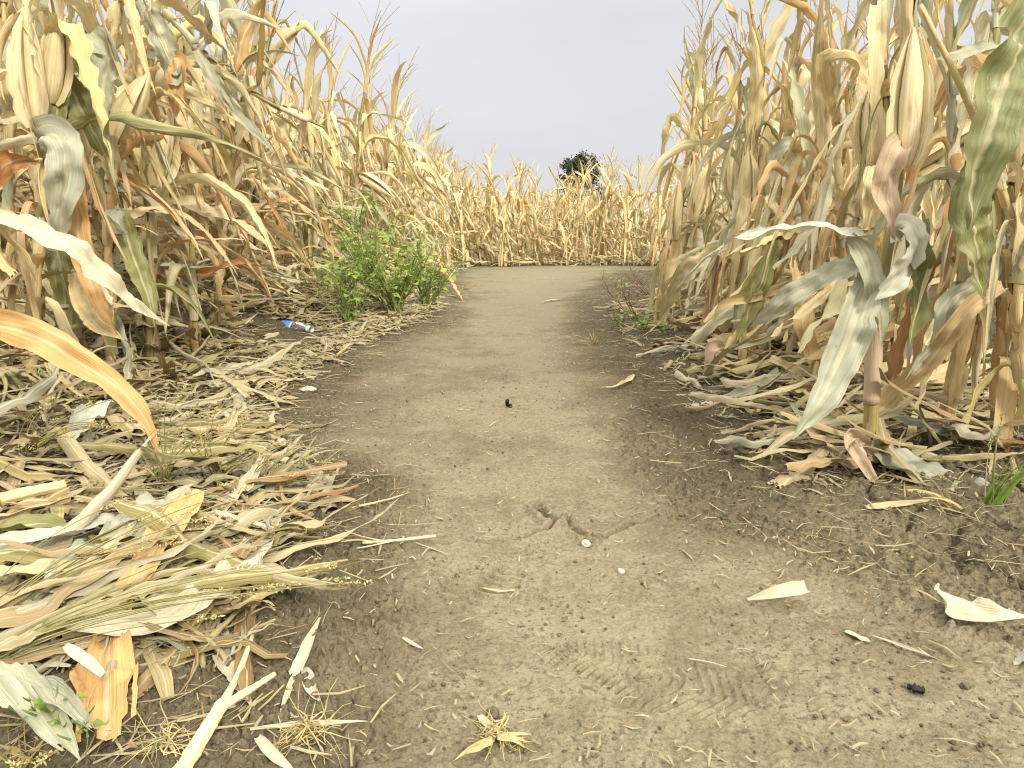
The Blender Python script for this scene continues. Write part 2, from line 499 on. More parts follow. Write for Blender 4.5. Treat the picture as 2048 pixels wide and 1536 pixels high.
M['tree_leaf'] = plain('tree_leaf_dark', (.045, .068, .026), .4, 3, .5, .35, .15)
M['bark'] = plain('tree_bark', (.09, .065, .045), .35, 6)
M['clod'] = plain('soil_clod', (.115, .093, .055), .4, 70, .95, .1)
M['pebble'] = plain('pale_pebble', (.42, .36, .27), .25, 80, .8, .2)
M['charcoal'] = plain('blackened_scrap', (.02, .018, .016), .3, 80, .8, .2)
M['label_white'] = plain('label_white_film', (.78, .80, .82), .06, 40, .35, .5)
M['label_blue'] = plain('label_blue_print', (.10, .25, .62), .18, 40, .35, .5)
M['label_navy'] = plain('label_navy_print', (.025, .05, .20), .15, 40, .35, .5)
M['cap'] = plain('bottle_cap', (.75, .77, .78), .1, 40, .4, .5)
t = NT('clear_bottle_plastic')
p = t.pbsdf((.92, .94, .93), .12, .5)
p.inputs['Transmission Weight'].default_value = .9
p.inputs['IOR'].default_value = 1.25
M['plastic'] = t.finish(p.outputs[0])

def soil_material():
    t = NT('trodden_soil')
    co = t.new('ShaderNodeTexCoord').outputs['Object']
    path = t.attr('path'); crumb = t.attr('crumb'); crack = t.attr('crack')
    n_big = t.noise(co, 2.6, 4, .6)
    n_mid = t.noise(co, 14.0, 5, .65)
    n_fine = t.noise(co, 120.0, 4, .7)
    n_grain = t.noise(co, 420.0, 2, .6)
    f = t.math('ADD', path, t.math('MULTIPLY', t.math('SUBTRACT', n_big, .5), 1.5))
    f = t.math('ADD', f, t.math('MULTIPLY', t.math('SUBTRACT', n_mid, .5), 1.1))
    f = t.math('ADD', f, t.math('MULTIPLY', t.math('SUBTRACT', n_fine, .5), .35))
    c = t.ramp(f, [(.0, (.094, .075, .042)), (.3, (.117, .095, .054)), (.55, (.143, .117, .066)), (.8, (.172, .142, .082)), (1, (.215, .179, .108))])
    g = t.rng(n_fine, .3, .7, .80, 1.18)
    g2 = t.rng(n_grain, .3, .7, .84, 1.14)
    k = t.math('MULTIPLY', g, g2)
    c = t.mix(1.0, c, t.xyz(k, k, k), 'MULTIPLY')
    # dark specks painted as crevice shadows between crumbs, fainter where the path is worn
    nsp = t.noise(co, 100.0, 3, .7)
    msk = t.rng(t.noise(co, 7.0, 4, .65), .38, .60, .2, 1)
    sp_ = t.math('MULTIPLY', t.rng(nsp, .45, .38), t.math('MULTIPLY', msk, t.rng(crumb, 0, 1, .7, 1)))
    c = t.mix(t.math('MULTIPLY', sp_, .80), c, (.030, .022, .013, 1))
    vo = t.new('ShaderNodeTexVoronoi'); t.link(co, vo.inputs['Vector']); vo.inputs['Scale'].default_value = 150
    pale = t.rng(t.noise(co, 55, 2, .5), .63, .70)
    c = t.mix(t.math('MULTIPLY', t.rng(vo.outputs['Distance'], .30, .2), t.math('MULTIPLY', pale, .6)), c, (.27, .23, .155, 1))
    h = t.math('ADD', t.math('MULTIPLY', n_fine, 1.0), t.math('MULTIPLY', n_grain, .45))
    vb = t.new('ShaderNodeTexVoronoi'); t.link(co, vb.inputs['Vector']); vb.inputs['Scale'].default_value = 95
    h = t.math('ADD', h, t.math('MULTIPLY', vo.outputs['Distance'], -.5))
    h = t.math('ADD', h, t.math('MULTIPLY', vb.outputs['Distance'], t.math('MULTIPLY', t.math('ADD', crumb, .15), -1.3)))
    h = t.math('MULTIPLY', h, t.rng(t.attr('press'), 0, 1, 1, .7))
    nb = t.bump(h, .9, .0035)
    return t.finish(t.pbsdf(c, .95, .12, nb).outputs[0])
M['soil'] = soil_material()

# ------------------------------------------------------------------ ground: one sheet, finer near the camera
def seg_dist(x, y, a, b):
    a = np.asarray(a[:2]); b = np.asarray(b[:2]); d = b - a
    t = np.clip(((x - a[0]) * d[0] + (y - a[1]) * d[1]) / (d @ d), 0, 1)
    return np.hypot(x - a[0] - t * d[0], y - a[1] - t * d[1])

def gxy(px, py):
    p = gp(px, py); return p[:2]

def voro_edge(x, y, seed):
    ix, iy = np.floor(x).astype(np.int64), np.floor(y).astype(np.int64)
    f1 = np.full(x.shape, 9.0); f2 = np.full(x.shape, 9.0); idv = np.zeros(x.shape)
    for dx in (-1, 0, 1):
        for dy in (-1, 0, 1):
            cx, cy = ix + dx, iy + dy
            px = cx + _hash(cx, cy, seed); py = cy + _hash(cx, cy, seed + 7)
            d = np.hypot(x - px, y - py)
            nid = _hash(cx, cy, seed + 3)
            idv = np.where(d < f1, nid, idv)
            f2 = np.where(d < f1, f1, np.minimum(f2, d)); f1 = np.minimum(f1, d)
    return f1, f2, idv

def micro(x, y, P):
    """small relief of the soil: crumbs, clods, cracks, shoe prints and a tyre line"""
    off = 1 - P
    near = sstep(9, 4, np.hypot(x, y))
    worn = sstep(.45, .9, P + .25 * fbm(x * 3, y * 3, 41, 3))
    h = 0.0045 * fbm(x * 9, y * 9, 31, 4) * (1 - .3 * worn)
    cr = np.clip(fbm(x * 55, y * 55, 33, 3), -.2, 1)
    crumbs = (0.0105 * (1 - worn) + 0.0044) * cr
    f1, f2, idv = voro_edge(x * 48 + .5 * vnoise(x * 30, y * 30, 3), y * 48, 51)
    clod = np.clip(.55 - f1, 0, 1) ** .7 * (idv > .62) * (.4 + idv)
    crumbs = crumbs + (0.0095 * (1 - worn) + .0028) * clod
    g1, g2, gid = voro_edge(x * 88 + .8 * vnoise(x * 40, y * 40, 13), y * 88 + .8 * vnoise(x * 40 + 9, y * 40, 14), 57)
    patch = np.clip(.55 + .9 * fbm(x * 5, y * 5, 45, 3), .1, 1)
    crumbs = crumbs + (.0105 * (1 - worn) + .0042) * patch * (np.clip(.62 - g1, 0, 1) * (.5 + gid) - .15)
    pm = np.zeros_like(x)
    for (px_, py_, an, ra, rb) in ((955, 1168, -20, .07, .09), (1105, 1245, -35, .08, .06), (1165, 1345, -40, .10, .03), (1320, 1355, -30, .11, .085)):
        c_ = gxy(px_, py_); ca_, sa_ = math.cos(math.radians(an)), math.sin(math.radians(an))
        a_, b_ = (x - c_[0]) * ca_ + (y - c_[1]) * sa_, -(x - c_[0]) * sa_ + (y - c_[1]) * ca_
        pm = np.maximum(pm, sstep(1.15, .8, np.hypot(a_ / ra, b_ / rb)))
    h = h + crumbs * near * (1 - .6 * pm)
    # cracks across the path, about two metres out
    crack = np.zeros_like(x)
    wx, wy = x + .006 * fbm(x * 14, y * 14, 61, 3), y + .009 * fbm(x * 14, y * 14, 63, 3)
    def line(px_pts, w, depth):
        nonlocal h, crack
        pts = [gxy(*p) for p in px_pts]
        d = np.full(x.shape, 9.0)
        for a, b in zip(pts[:-1], pts[1:]): d = np.minimum(d, seg_dist(wx, wy, a, b))
        h = h - depth * np.exp(-(d / w) ** 2) + depth * .35 * np.exp(-((d - 2.6 * w) / (1.6 * w)) ** 2)
        crack = np.maximum(crack, np.exp(-(d / w) ** 2))
    line([(930, 1086), (985, 1094), (1045, 1078), (1100, 1062), (1128, 1054)], .0060, .030)
    line([(1075, 1018), (1098, 1040), (1118, 1056)], .007, .032)
    line([(1128, 1055), (1165, 1072), (1210, 1078), (1262, 1052)], .0055, .026)
    line([(690, 1010), (800, 1050), (930, 1086)], .02, .006)
    # dry cracked plates at the right verge
    zone = sstep(.50, .68, x + .1 * fbm(x * 4, y * 4, 77, 2)) * sstep(2.1, 1.7, y) * sstep(.9, 1.0, y)
    f1, f2, idv = voro_edge(wx * 9, wy * 7, 71)
    edge = f2 - f1
    amt = zone * sstep(.35, .75, _hash(np.floor(wx * 5).astype(np.int64), np.floor(wy * 5).astype(np.int64), 5) + .4 * fbm(x * 5, y * 5, 79, 2))
    h = h - amt * .026 * np.exp(-(edge / .07) ** 2) + zone * .010 * (idv - .5) + zone * .007 * fbm(x * 30, y * 30, 83, 3)
    crack = np.maximum(crack, amt * np.exp(-(edge / .07) ** 2))
    # shoe prints
    def local(px, py, ang):
        c = gxy(px, py); ca, sa = math.cos(ang), math.sin(ang)
        dx, dy = x - c[0], y - c[1]
        return dx * ca + dy * sa, -dx * sa + dy * ca
    a, b = local(955, 1168, math.radians(-20))           # wavy tread
    m = sstep(1.0, .8, np.hypot(a / .075, b / .10))
    h = h + m * .0055 * np.sin((b + .012 * np.abs(np.sin(a * 50))) * 250) - m * .003
    a, b = local(1105, 1245, math.radians(-35))           # fine ribs along a curve
    rr = np.hypot(a + .12, b + .12)
    m = np.exp(-((rr - .19) / .018) ** 2) * sstep(1.0, .75, np.hypot(a, b) / .14)
    h = h + m * .0045 * np.sin(np.arctan2(b + .12, a + .12) * 150) - m * .003
    a, b = local(1165, 1345, math.radians(-40))
    m = np.exp(-(b / .022) ** 2) * sstep(.13, .10, np.abs(a))
    h = h + m * .003 * np.sin(a * 480) - m * .002
    a, b = local(1305, 1352, math.radians(-30))           # concentric rings at the ball of a shoe
    rr = np.hypot(a, b)
    m = sstep(.052, .046, rr)
    h = h + m * .0032 * np.cos(rr * 400) - m * .001
    m = sstep(1.0, .85, np.hypot(a / .16, b / .075)) * sstep(.050, .06, rr)
    h = h + m * .0022 * np.sin((a + .5 * np.abs(b)) * 430) - m * .001
    a, b = local(1250, 1010, 0.3)
    m = sstep(1.0, .7, np.hypot(a / .13, b / .09)); h = h + m * .006
    # narrow tyre line running up the path
    tx = np.interp(y, [1.4, 1.6, 2.6, 4.0], [-.01, -.022, -.04, -.05])
    m = sstep(1.45, 1.6, y) * sstep(3.6, 2.7, y)
    dx = x - tx
    h = h - m * .003 * np.exp(-((dx) / .022) ** 2) + m * .0040 * np.sin(y * 300) * (np.exp(-((dx - .011) / .004) ** 2) + np.exp(-((dx + .011) / .004) ** 2))
    return h, crack, worn, pm

def build_ground():
    r = [0.0, .25, .45, .6]
    rr = .72
    while rr < 1.9: r.append(rr); rr *= 1.0018
    while rr < 2.8: r.append(rr); rr *= 1.0026
    while rr < 15: r.append(rr); rr *= 1.004
    while rr < 40: r.append(rr); rr *= 1.05
    while rr < 900: r.append(rr); rr *= 1.35
    r = np.array(r)
    fine = np.radians(np.arange(-41, 41.001, .09))
    coarse = np.radians(np.arange(46, 315, 6.0))
    a = np.concatenate([fine, coarse, [fine[0] + 2 * np.pi]])
    RR, AA = np.meshgrid(r, a, indexing='ij')
    X, Y = RR * np.sin(AA), RR * np.cos(AA)
    P = pathness(X, Y)
    Z = ground_z(X, Y)
    mh, ck, worn, pm = micro(X, Y, P)
    Z = Z + mh
    g = Geo()
    g.add(np.stack([X, Y, Z], -1).reshape(-1, 3), quads_grid(len(r), len(a))[:, ::-1])
    o = g.build('ground', M['soil'])
    me = o.data
    base = P * (.48 + .52 * np.exp(-((X - (.08 + .02 * Y * (Y > 8))) / (.50 + .06 * np.clip(Y, 0, 14))) ** 2)) * .85 + .12 * worn
    base = base + .16 * sstep(3, 7, Y)
    base = base + .6 * sstep(.5, .75, X) * sstep(2.0, 1.5, Y)
    for nm, arr in (('path', base), ('crumb', 1 - worn), ('crack', ck), ('press', pm)):
        at = me.attributes.new(nm, 'FLOAT', 'POINT'); at.data.foreach_set('value', arr.astype(np.float32).ravel())
    tag(o, kind='structure')
build_ground()

# ------------------------------------------------------------------ corn plants
def stalk_pts(rng, h, lean=(0, 0), n=26, zig=.006, bow=0.0):
    t = np.linspace(0, 1, n)
    k = rng.uniform(0, 50)
    x = lean[0] * h * t ** (1.2 + bow) + zig * np.sin(t * 14 + k)
    y = lean[1] * h * t ** (1.2 + bow) + zig * np.cos(t * 11 + k)
    z = h * t * math.sqrt(max(.1, 1 - .5 * (lean[0] ** 2 + lean[1] ** 2)))
    return np.stack([x, y, z - .02], 1)

def sample(P, s):
    """point and tangent at distance s along polyline P"""
    L = np.concatenate([[0], np.cumsum(np.linalg.norm(np.diff(P, axis=0), axis=1))])
    p = np.array([np.interp(s, L, P[:, k]) for k in range(3)])
    q = np.array([np.interp(s + .02, L, P[:, k]) for k in range(3)])
    if s + .02 > L[-1]: q, p2 = p, np.array([np.interp(s - .02, L, P[:, k]) for k in range(3)]); return p, nrm(q - p2)
    return p, nrm(q - p)

def plen(P): return float(np.linalg.norm(np.diff(P, axis=0), axis=1).sum())

def stalk_geo(P, r, nodes, ns=10, geo=None, mat=0, tone=.5):
    L = plen(P); n = max(14, int(L / .022)) if ns > 6 else 16
    Q = spline(P, n) if ns > 6 else P[np.linspace(0, len(P) - 1, 12).astype(int)]
    s = np.linspace(0, L, len(Q))
    rad = r * (1 - .62 * (s / L) ** 1.15)
    if ns > 6:
        for nd in nodes: rad = rad * (1 + .20 * np.exp(-((s - nd) / .012) ** 2))
    return tube(Q, rad, ns, geo, tone, mat)

def leaf_blade(rng, p0, tan, az, r, L, W, kind, wind, lod=0, sheath=.12, tone=None, geo=None, mat=0):
    out = np.array([math.cos(az), math.sin(az), 0.0])
    out = nrm(out - tan * np.dot(out, tan))
    Rr = r * 1.22 + .0015
    ns, nb = ((5, 34), (3, 13), (2, 7))[lod]
    nu = (8, 4, 2)[lod]
    P = [p0 + out * Rr * (.92 + .1 * k / ns) + tan * sheath * k / ns for k in range(ns)]
    e_up = math.radians(rng.uniform(62, 82))
    if kind == 'up':
        e1 = rng.uniform(10, 70)
        prof = [(0, e_up), (.3, math.radians(68)), (.7, math.radians(.5 * (60 + e1))), (1, math.radians(e1))]
        wind = (wind[0] * .55, wind[1] * .55)
    elif kind == 'arch': prof = [(0, e_up), (.18, math.radians(45)), (.42, math.radians(-15)), (.7, math.radians(-62)), (1, math.radians(-85))]
    elif kind == 'hang': prof = [(0, e_up), (.05, math.radians(30)), (.13, math.radians(-60)), (.4, math.radians(-82)), (1, math.radians(-86))]
    elif kind == 'kink':
        b = rng.uniform(.25, .5)
        prof = [(0, e_up), (b, math.radians(rng.uniform(15, 45))), (b + .05, math.radians(-65)), (1, math.radians(-80))]
    else: prof = [(0, e_up), (.2, math.radians(25)), (.5, math.radians(-12)), (1, math.radians(rng.uniform(-55, -15)))]
    st = L / nb
    daz = rng.normal(0, .25); az2 = az
    p = P[-1] + tan * sheath / ns
    k1, k2 = rng.uniform(0, 99, 2)
    for i in range(nb + 1):
        P.append(p.copy())
        s = i / nb
        el = np.interp(s, [a for a, _ in prof], [b for _, b in prof]) + .22 * float(vnoise(s * 4 + k1, 0.0, 2)) * s
        az2 = az + daz * s * 2 + .5 * s * float(vnoise(s * 3 + k2, 1.0, 2))
        d = np.array([math.cos(az2) * math.cos(el), math.sin(az2) * math.cos(el), math.sin(el)])
        d = nrm(d * (1 if s > .04 else 1) + np.array([wind[0], wind[1], 0]) * s * (1.2 - .4 * s))
        if s < .06: d = nrm(d * .6 + tan * .6)
        p = p + d * st
    P = np.array(P); n = len(P)
    sb = np.concatenate([np.zeros(ns), np.linspace(0, 1, nb + 1)])
    wid = W * np.interp(sb, [0, .08, .25, .5, .75, .92, 1], [.62, .8, 1, .92, .62, .28, .04])
    wsh = 2.6 * Rr
    wid[:ns] = np.linspace(wsh, max(wsh * .95, .55 * W), ns)
    c0 = abs(rng.normal(.7, .4)) + .2
    if rng.random() < .35: c0 += rng.uniform(.6, 1.3)
    Cc = np.interp(sb, [0, .06, .5, 1], [1.0, c0, c0, c0 + rng.uniform(0, 1.2)])
    Cc[:ns] = np.linspace(2.6, 2.0, ns)
    tw = rng.normal(0, .9) + (rng.choice([-1, 1]) * rng.uniform(.8, 2.4) if rng.random() < .45 else 0)
    ang = tw * sstep(.1, 1, sb) + .35 * vnoise(sb * 5 + k1, 0 * sb, 4) * sb
    S0 = np.cross(tan, -out)
    T = tangents(P)
    S = np.tile(S0, (n, 1)); S = nrm(S - T * np.sum(S * T, 1, keepdims=True))
    Nn = np.cross(S, T)
    S = S * np.cos(ang)[:, None] + Nn * np.sin(ang)[:, None]
    return ribbon(P, S, wid, Cc, rng, nu, ruf=(.0 if lod == 2 else W * rng.uniform(.08, .34)), ruf_f=rng.uniform(6, 13),
                  rag=rng.uniform(.05, .35), crumple=rng.uniform(.12, .40), fray=(rng.uniform(.2, 1.3) if lod == 0 else .3), tone=rng.random() if tone is None else tone, geo=geo, mat=mat)

def ear_geo(rng, p, d, L=.30, R=.034, lod=0, geo=None, mat=0, flags=True):
    d = nrm(d)
    nz, nt = ((16, 20), (9, 10), (5, 5))[lod]
    ref = np.array([0, 0, 1.0]) if abs(d[2]) < .9 else np.array([1.0, 0, 0])
    A = nrm(np.cross(d, ref)); B = np.cross(d, A)
    t = np.linspace(0, 1, nz); a = np.linspace(0, 2 * np.pi, nt + 1)
    prof = R * np.interp(t, [0, .06, .2, .42, .65, .85, .95, 1], [.42, .66, .92, 1, .86, .50, .26, .08])
    k = rng.uniform(0, 6); nf = 3
    saw = ((a[None, :] + k) * nf / 6.2832 + .35 * t[:, None]) % 1.0
    saw[:, -1] = saw[:, 0]
    fl = .05 * (saw - .5) * np.where(saw > .9, (1 - saw) / .1, 1) + .05 * np.sin(a[None, :] * 2 + k)
    fl = fl + .09 * vnoise(a[None, :] * 3 + k + 0 * t[:, None], t[:, None] * 6 + 0 * a[None, :], 5)
    fl[:, -1] = fl[:, 0]
    rr = prof[:, None] * (1 + fl)
    bend = A * (.06 * L) * rng.uniform(-1, 1) + B * (.06 * L) * rng.uniform(-1, 1)
    ax = p + d * (t * L)[:, None] + bend * (t ** 2)[:, None]
    V = ax[:, None] + rr[..., None] * (A * np.cos(a)[:, None] + B * np.sin(a)[:, None])[None]
    uv = np.stack(np.broadcast_arrays(a[None] / 6.283, (t * L)[:, None]), -1).reshape(-1, 2)
    g = geo or Geo(); tone = rng.random()
    g.add(V.reshape(-1, 3), quads_grid(nz, nt + 1), uv, tone, np.repeat(t, nt + 1), mat)
    if lod < 2 and flags:
        for j in range(2 if lod == 0 else 1):
            az = k + j * 2.09 + rng.uniform(-.3, .3)
            o = A * math.cos(az) + B * math.sin(az)
            tt = np.linspace(.0, 1.05, 14 if lod == 0 else 7)
            pr = np.interp(tt, t, prof) * 1.03 + .0006
            op = rng.uniform(.0, .004) * np.clip((tt - .78) / .3, 0, 1) ** 1.5
            Q = p + d * (tt * L)[:, None] + bend * (tt ** 2)[:, None] + o * (pr + op)[:, None]
            S = np.tile(np.cross(d, o), (len(tt), 1))
            hw = pr * np.interp(tt, [0, .5, .85, 1.05], [1.4, 1.25, 1.1, .15])
            ribbon(Q, S, hw, np.interp(tt, [0, .8, 1.05], [1.42, 1.25, .7]), rng, 6 if lod == 0 else 4, ruf=.0008, rag=.22, fray=1.2, crumple=.02, tone=tone + .03 * j, geo=g, mat=mat)
    return g

def tassel_geo(rng, p, d, L=.28, lod=0, geo=None, mat=0, wind=(0, 0)):
    g = geo or Geo()
    d = nrm(d); w = np.array([wind[0], wind[1], 0])
    nb = (rng.integers(6, 11), rng.integers(4, 8), rng.integers(3, 6))[lod]
    seg, ns = ((16, 5), (9, 4), (5, 3))[lod]
    for b in range(nb):
        s0 = 0 if b == 0 else rng.uniform(.05, .4) * L
        Lb = L * (1 if b == 0 else rng.uniform(.45, .75))
        az = rng.uniform(0, 6.28); sp = 0.05 if b == 0 else rng.uniform(.25, .75)
        dd = nrm(d + sp * np.array([math.cos(az), math.sin(az), 0]) + w * .35)
        t = np.linspace(0, 1, seg)
        drp = rng.uniform(0, .3) if b else .05
        P = p + d * s0 + dd * (t * Lb)[:, None] + (w * .25 + np.array([0, 0, -drp]))[None] * (t ** 2 * Lb)[:, None]
        rad = .0013 + (.0018 if b == 0 else .0010) * (rng.random(seg) if lod == 0 else .6) * np.clip(t * 4, 0, 1) * np.clip((1 - t) * 5, .2, 1)
        if lod == 2: rad = rad * 1.5
        tube(P, rad, ns, g, rng.random(), mat, cap=False)
        if lod == 0:
            for j in range(int(seg * 1.3)):
                q = P[rng.integers(3, seg)]; e = nrm(dd + rng.normal(0, .45, 3)) * rng.uniform(.006, .011)
                sd_ = nrm(np.cross(e, rng.normal(0, 1, 3))) * .0016
                g.add([q, q + e * .5 + sd_, q + e, q + e * .5 - sd_], [(0, 1, 2, 3)], tone=rng.random(), mat=mat)
    return g

LEAFKINDS_L = ['hang', 'arch', 'arch', 'arch', 'sweep', 'arch', 'kink', 'arch', 'sweep', 'up', 'up', 'up']
LEAFKINDS_R = ['hang', 'hang', 'hang', 'arch', 'hang', 'kink', 'arch', 'hang', 'up', 'kink', 'up', 'up']

def plant_spec(rng, P, r, side, first=.10):
    L = plen(P); out = []
    nodes = []; s = first
    k = 0; az0 = rng.uniform(0, 6.28)
    while s < L - .14:
        nodes.append(s)
        t = s / L
        kinds = LEAFKINDS_L if side == 'L' else LEAFKINDS_R
        kd = kinds[min(11, int(t * 12 + rng.integers(-1, 2)) % 12)]
        if t > .68: kd = rng.choice(['up', 'up', 'up', 'up', 'kink', 'hang'])
        Lf = np.interp(t, [0, .3, .6, .85, 1], [.50, .68, .70, .40, .24]) * rng.uniform(.75, 1.2)
        W = np.interp(t, [0, .35, .6, .85, 1], [.028, .036, .038, .024, .014]) * rng.uniform(.65, 1.15)
        out.append((s, az0 + k * math.pi + rng.normal(0, .45), Lf, W, kd))
        s += rng.uniform(.095, .14); k += 1
    return nodes, out

def make_corn(rng, P, r, side, wind, leaf_mat, name='corn_plant', loc=(0, 0, 0), ear=None, n_ear=1, detail='A', skip=(), tassel=True, tl=.36, min_leaf=0):
    """one corn plant: an empty at its foot, with stalk, leaves, ear and tassel as parts"""
    P = np.asarray(P, float); L = plen(P)
    nodes, lf = plant_spec(rng, P, r, side)
    lod = {'A': 0, 'B': 1}[detail]
    root = empty(name, loc)
    stalk_geo(P, r, nodes, 12 if lod == 0 else 7, tone=rng.random()).build('stalk', M['stalk_green'] if rng.random() < .42 else M['stalk'], root)
    fg = Geo()
    for i, (s, az, Lf, W, kd) in enumerate(lf):
        if i in skip or s < min_leaf: continue
        p0, tan = sample(P, s)
        rad = r * (1 - .62 * (s / L) ** 1.15)
        g = leaf_blade(rng, p0, tan, az, rad, Lf, W, kd, wind, lod, sheath=rng.uniform(.09, .14))
        if lod == 0: g.build('leaf', M['leaf_low'] if s < .42 and rng.random() < .7 else leaf_mat, root)
        else: fg.merge(g)
    for _ in range(9 if side == 'L' else 9):      # torn strips hanging off the nodes
        s = L * rng.uniform(.2, .8)
        if s < min_leaf: continue
        p0, tan = sample(P, s)
        g = leaf_blade(rng, p0, tan, rng.uniform(0, 6.28), r * .8, rng.uniform(.25, .6), rng.uniform(.009, .024), 'hang' if rng.random() < .7 else 'kink', wind, lod, sheath=.05)
        if lod == 0: g.build('leaf', M['leaf_low'] if rng.random() < .4 else leaf_mat, root)
        else: fg.merge(g)
    if lod: fg.build('foliage', leaf_mat, root)
    for j in range(n_ear):
        s = L * rng.uniform(.42, .58); p0, tan = sample(P, s); az = rng.uniform(0, 6.28)
        o = np.array([math.cos(az), math.sin(az), 0])
        d = nrm(tan + o * rng.uniform(.15, .6)) if rng.random() < .8 else nrm(o - tan * .6)
        ear_geo(rng, p0 + o * r * 1.2, d, rng.uniform(.25, .33), rng.uniform(.029, .036), lod).build('ear', M['husk'], root)
    if tassel:
        p0, tan = sample(P, L - .01)
        tassel_geo(rng, p0, tan, tl * rng.uniform(.85, 1.15), lod, wind=wind).build('tassel', M['tassel'], root)
    return root

def roots_geo(rng, r, h=.07, n=9, reach=.07):
    g = Geo()
    for k in range(n):
        a = 6.28 * k / n + rng.normal(0, .25); re = reach * rng.uniform(.7, 1.4); hh = h * rng.uniform(.6, 1.2)
        pts = [(math.cos(a) * r * .7, math.sin(a) * r * .7, hh), (math.cos(a) * (r + re * .35), math.sin(a) * (r + re * .35), hh * .85), (math.cos(a + .1) * (r + re * .8), math.sin(a + .1) * (r + re * .8), hh * .35), (math.cos(a + .15) * (r + re), math.sin(a + .15) * (r + re), -.02)]
        tube(spline(pts, 9), np.linspace(.0062, .0045, 9), 7, g, rng.random())
    return g

def traced_leaf(pts, hw, mat, parent, seed, nh=(0, -1, .35), C=.6, twist=0.0, ruf=.25, n=44, name='leaf', prof=None, fray=.4, C_end=None, label=None, rag=.1, ruf_f=8):
    """a leaf whose midrib runs through the given world points"""
    rng = np.random.default_rng(seed)
    P = spline(np.array(pts), n)
    T = tangents(P); s = np.linspace(0, 1, n)
    nh = np.tile(nrm(np.array(nh, float)), (n, 1))
    S = nrm(np.cross(T, nh)); Nn = np.cross(S, T)
    ang = twist * s + .3 * vnoise(s * 4 + seed, 0 * s, 6)
    S = S * np.cos(ang)[:, None] + Nn * np.sin(ang)[:, None]
    crump = .38 if hw > .02 else .2
    w = hw * np.interp(s, *(prof or ([0, .12, .35, .6, .85, 1], [.55, .85, 1, .92, .55, .06])))
    Cc = np.linspace(C, C if C_end is None else C_end, n)
    off = np.array(parent.location) if parent is not None else np.zeros(3)
    g = ribbon(P - off, S, w, Cc, rng, 10, ruf=hw * ruf, ruf_f=ruf_f, rag=rag * 1.8, fray=fray * 1.5, crumple=crump, tone=rng.random())
    o = g.build(name, M[mat], parent)
    if label: o['label'] = label
    return o

G_R = 'corn plants on the right of the path'
G_L = 'corn plants on the left of the path'
G_F = 'corn plants across the end of the path'
WL, WR = (.34, -.14), (-.10, -.12)

def hero(name_label, px_pts, y, group, r, seed, side, ear_px=(), skip=(), detail='A', tassel=True, mat='leaf_near', y2=None, min_leaf=0, rootg=False, wind=None):
    """a plant traced from the photograph: px_pts from its foot upwards, standing at distance y"""
    rng = np.random.default_rng(seed)
    y2 = y if y2 is None else y2
    ys = np.linspace(y, y2, len(px_pts))
    pw = [at_d(px, py, yy) for (px, py), yy in zip(px_pts, ys)]
    x0, y0 = pw[0][0], pw[0][1]
    foot = np.array([x0, y0, gz(x0, y0)])
    pw = [foot + np.array([0, 0, -.02])] + [p for p in pw if p[2] > foot[2] + .04]
    P = spline(np.array(pw) - foot, 30)
    w = wind or (WL if side == 'L' else WR)
    root = make_corn(rng, P, r, side, w, M[mat], loc=foot, n_ear=0, detail=detail, skip=skip, tassel=tassel, min_leaf=min_leaf)
    for (a, b, yy, R) in ear_px:
        pa, pb = at_d(*a, yy), at_d(*b, yy - .03)
        ear_geo(rng, pa - foot, pb - pa, np.linalg.norm(pb - pa), R, 0).build('ear', M['husk'], root)
    if rootg: roots_geo(rng, r * 1.1, .075, 11, .07).build('prop_root', M['root'], root)['kind'] = 'stuff'
    tag(root, name_label, 'corn plant', group)
    return root

# ---- near plants on the right
R1 = hero('tall corn plant with a big upright ear and bare prop roots', [(1735, 965), (1742, 800), (1756, 620), (1790, 400), (1808, 200), (1822, 0), (1835, -230), (1850, -420)], 1.90, G_R, .0165, 11, 'R',
          ear_px=[((1812, 330), (1838, 55), 1.84, .0245)], min_leaf=.85, rootg=True)
R2 = hero('corn plant whose thin bare top bends to the left over a big green leaf', [(2060, 870), (2035, 640), (2040, 500), (1985, 330), (1920, 170), (1855, 40), (1840, 10)], 1.85, G_R, .014, 12, 'R', skip=(4, 5, 6, 7, 8), tassel=False)
R3 = hero('slim corn plant on the right path edge with low green weeds at its foot', [(1308, 655), (1345, 480), (1378, 300), (1395, 160), (1402, 80)], 4.75, G_R, .016, 13, 'R', ear_px=[((1385, 440), (1425, 320), 4.65, .034), ((1352, 480), (1362, 360), 4.7, .03)])
R4 = hero('corn plant with a fat ear pointing up to the right above a curled dark leaf', [(1478, 720), (1520, 560), (1555, 380), (1582, 200), (1600, 40), (1612, -90)], 3.55, G_R, .016, 14, 'R', ear_px=[((1580, 350), (1648, 235), 3.45, .033)])
R5 = hero('low corn plant leaning far to the right from a husk covered foot', [(1428, 742), (1480, 660), (1530, 580), (1590, 480), (1640, 330), (1670, 200)], 3.1, G_R, .015, 15, 'R')
R6 = hero('corn plant behind the one with prop roots, olive stalk half hidden', [(1795, 830), (1800, 650), (1812, 450), (1780, 260), (1760, 60), (1755, -120)], 2.45, G_R, .016, 16, 'R', ear_px=[((1745, 330), (1735, 175), 2.35, .029)])
R7 = hero('corn plant at the right rim of the photo with a low pale ear', [(1990, 880), (2005, 700), (2020, 520), (2035, 330), (2050, 150), (2060, -100)], 1.98, G_R, .015, 17, 'R', ear_px=[((2030, 320), (2015, 185), 1.8, .026)])
R8 = hero('corn plant leaning left between the prop rooted one and the rim of the photo', [(1890, 915), (1905, 800), (1935, 640), (1915, 440), (1905, 220), (1900, -60)], 2.05, G_R, .0145, 18, 'R')
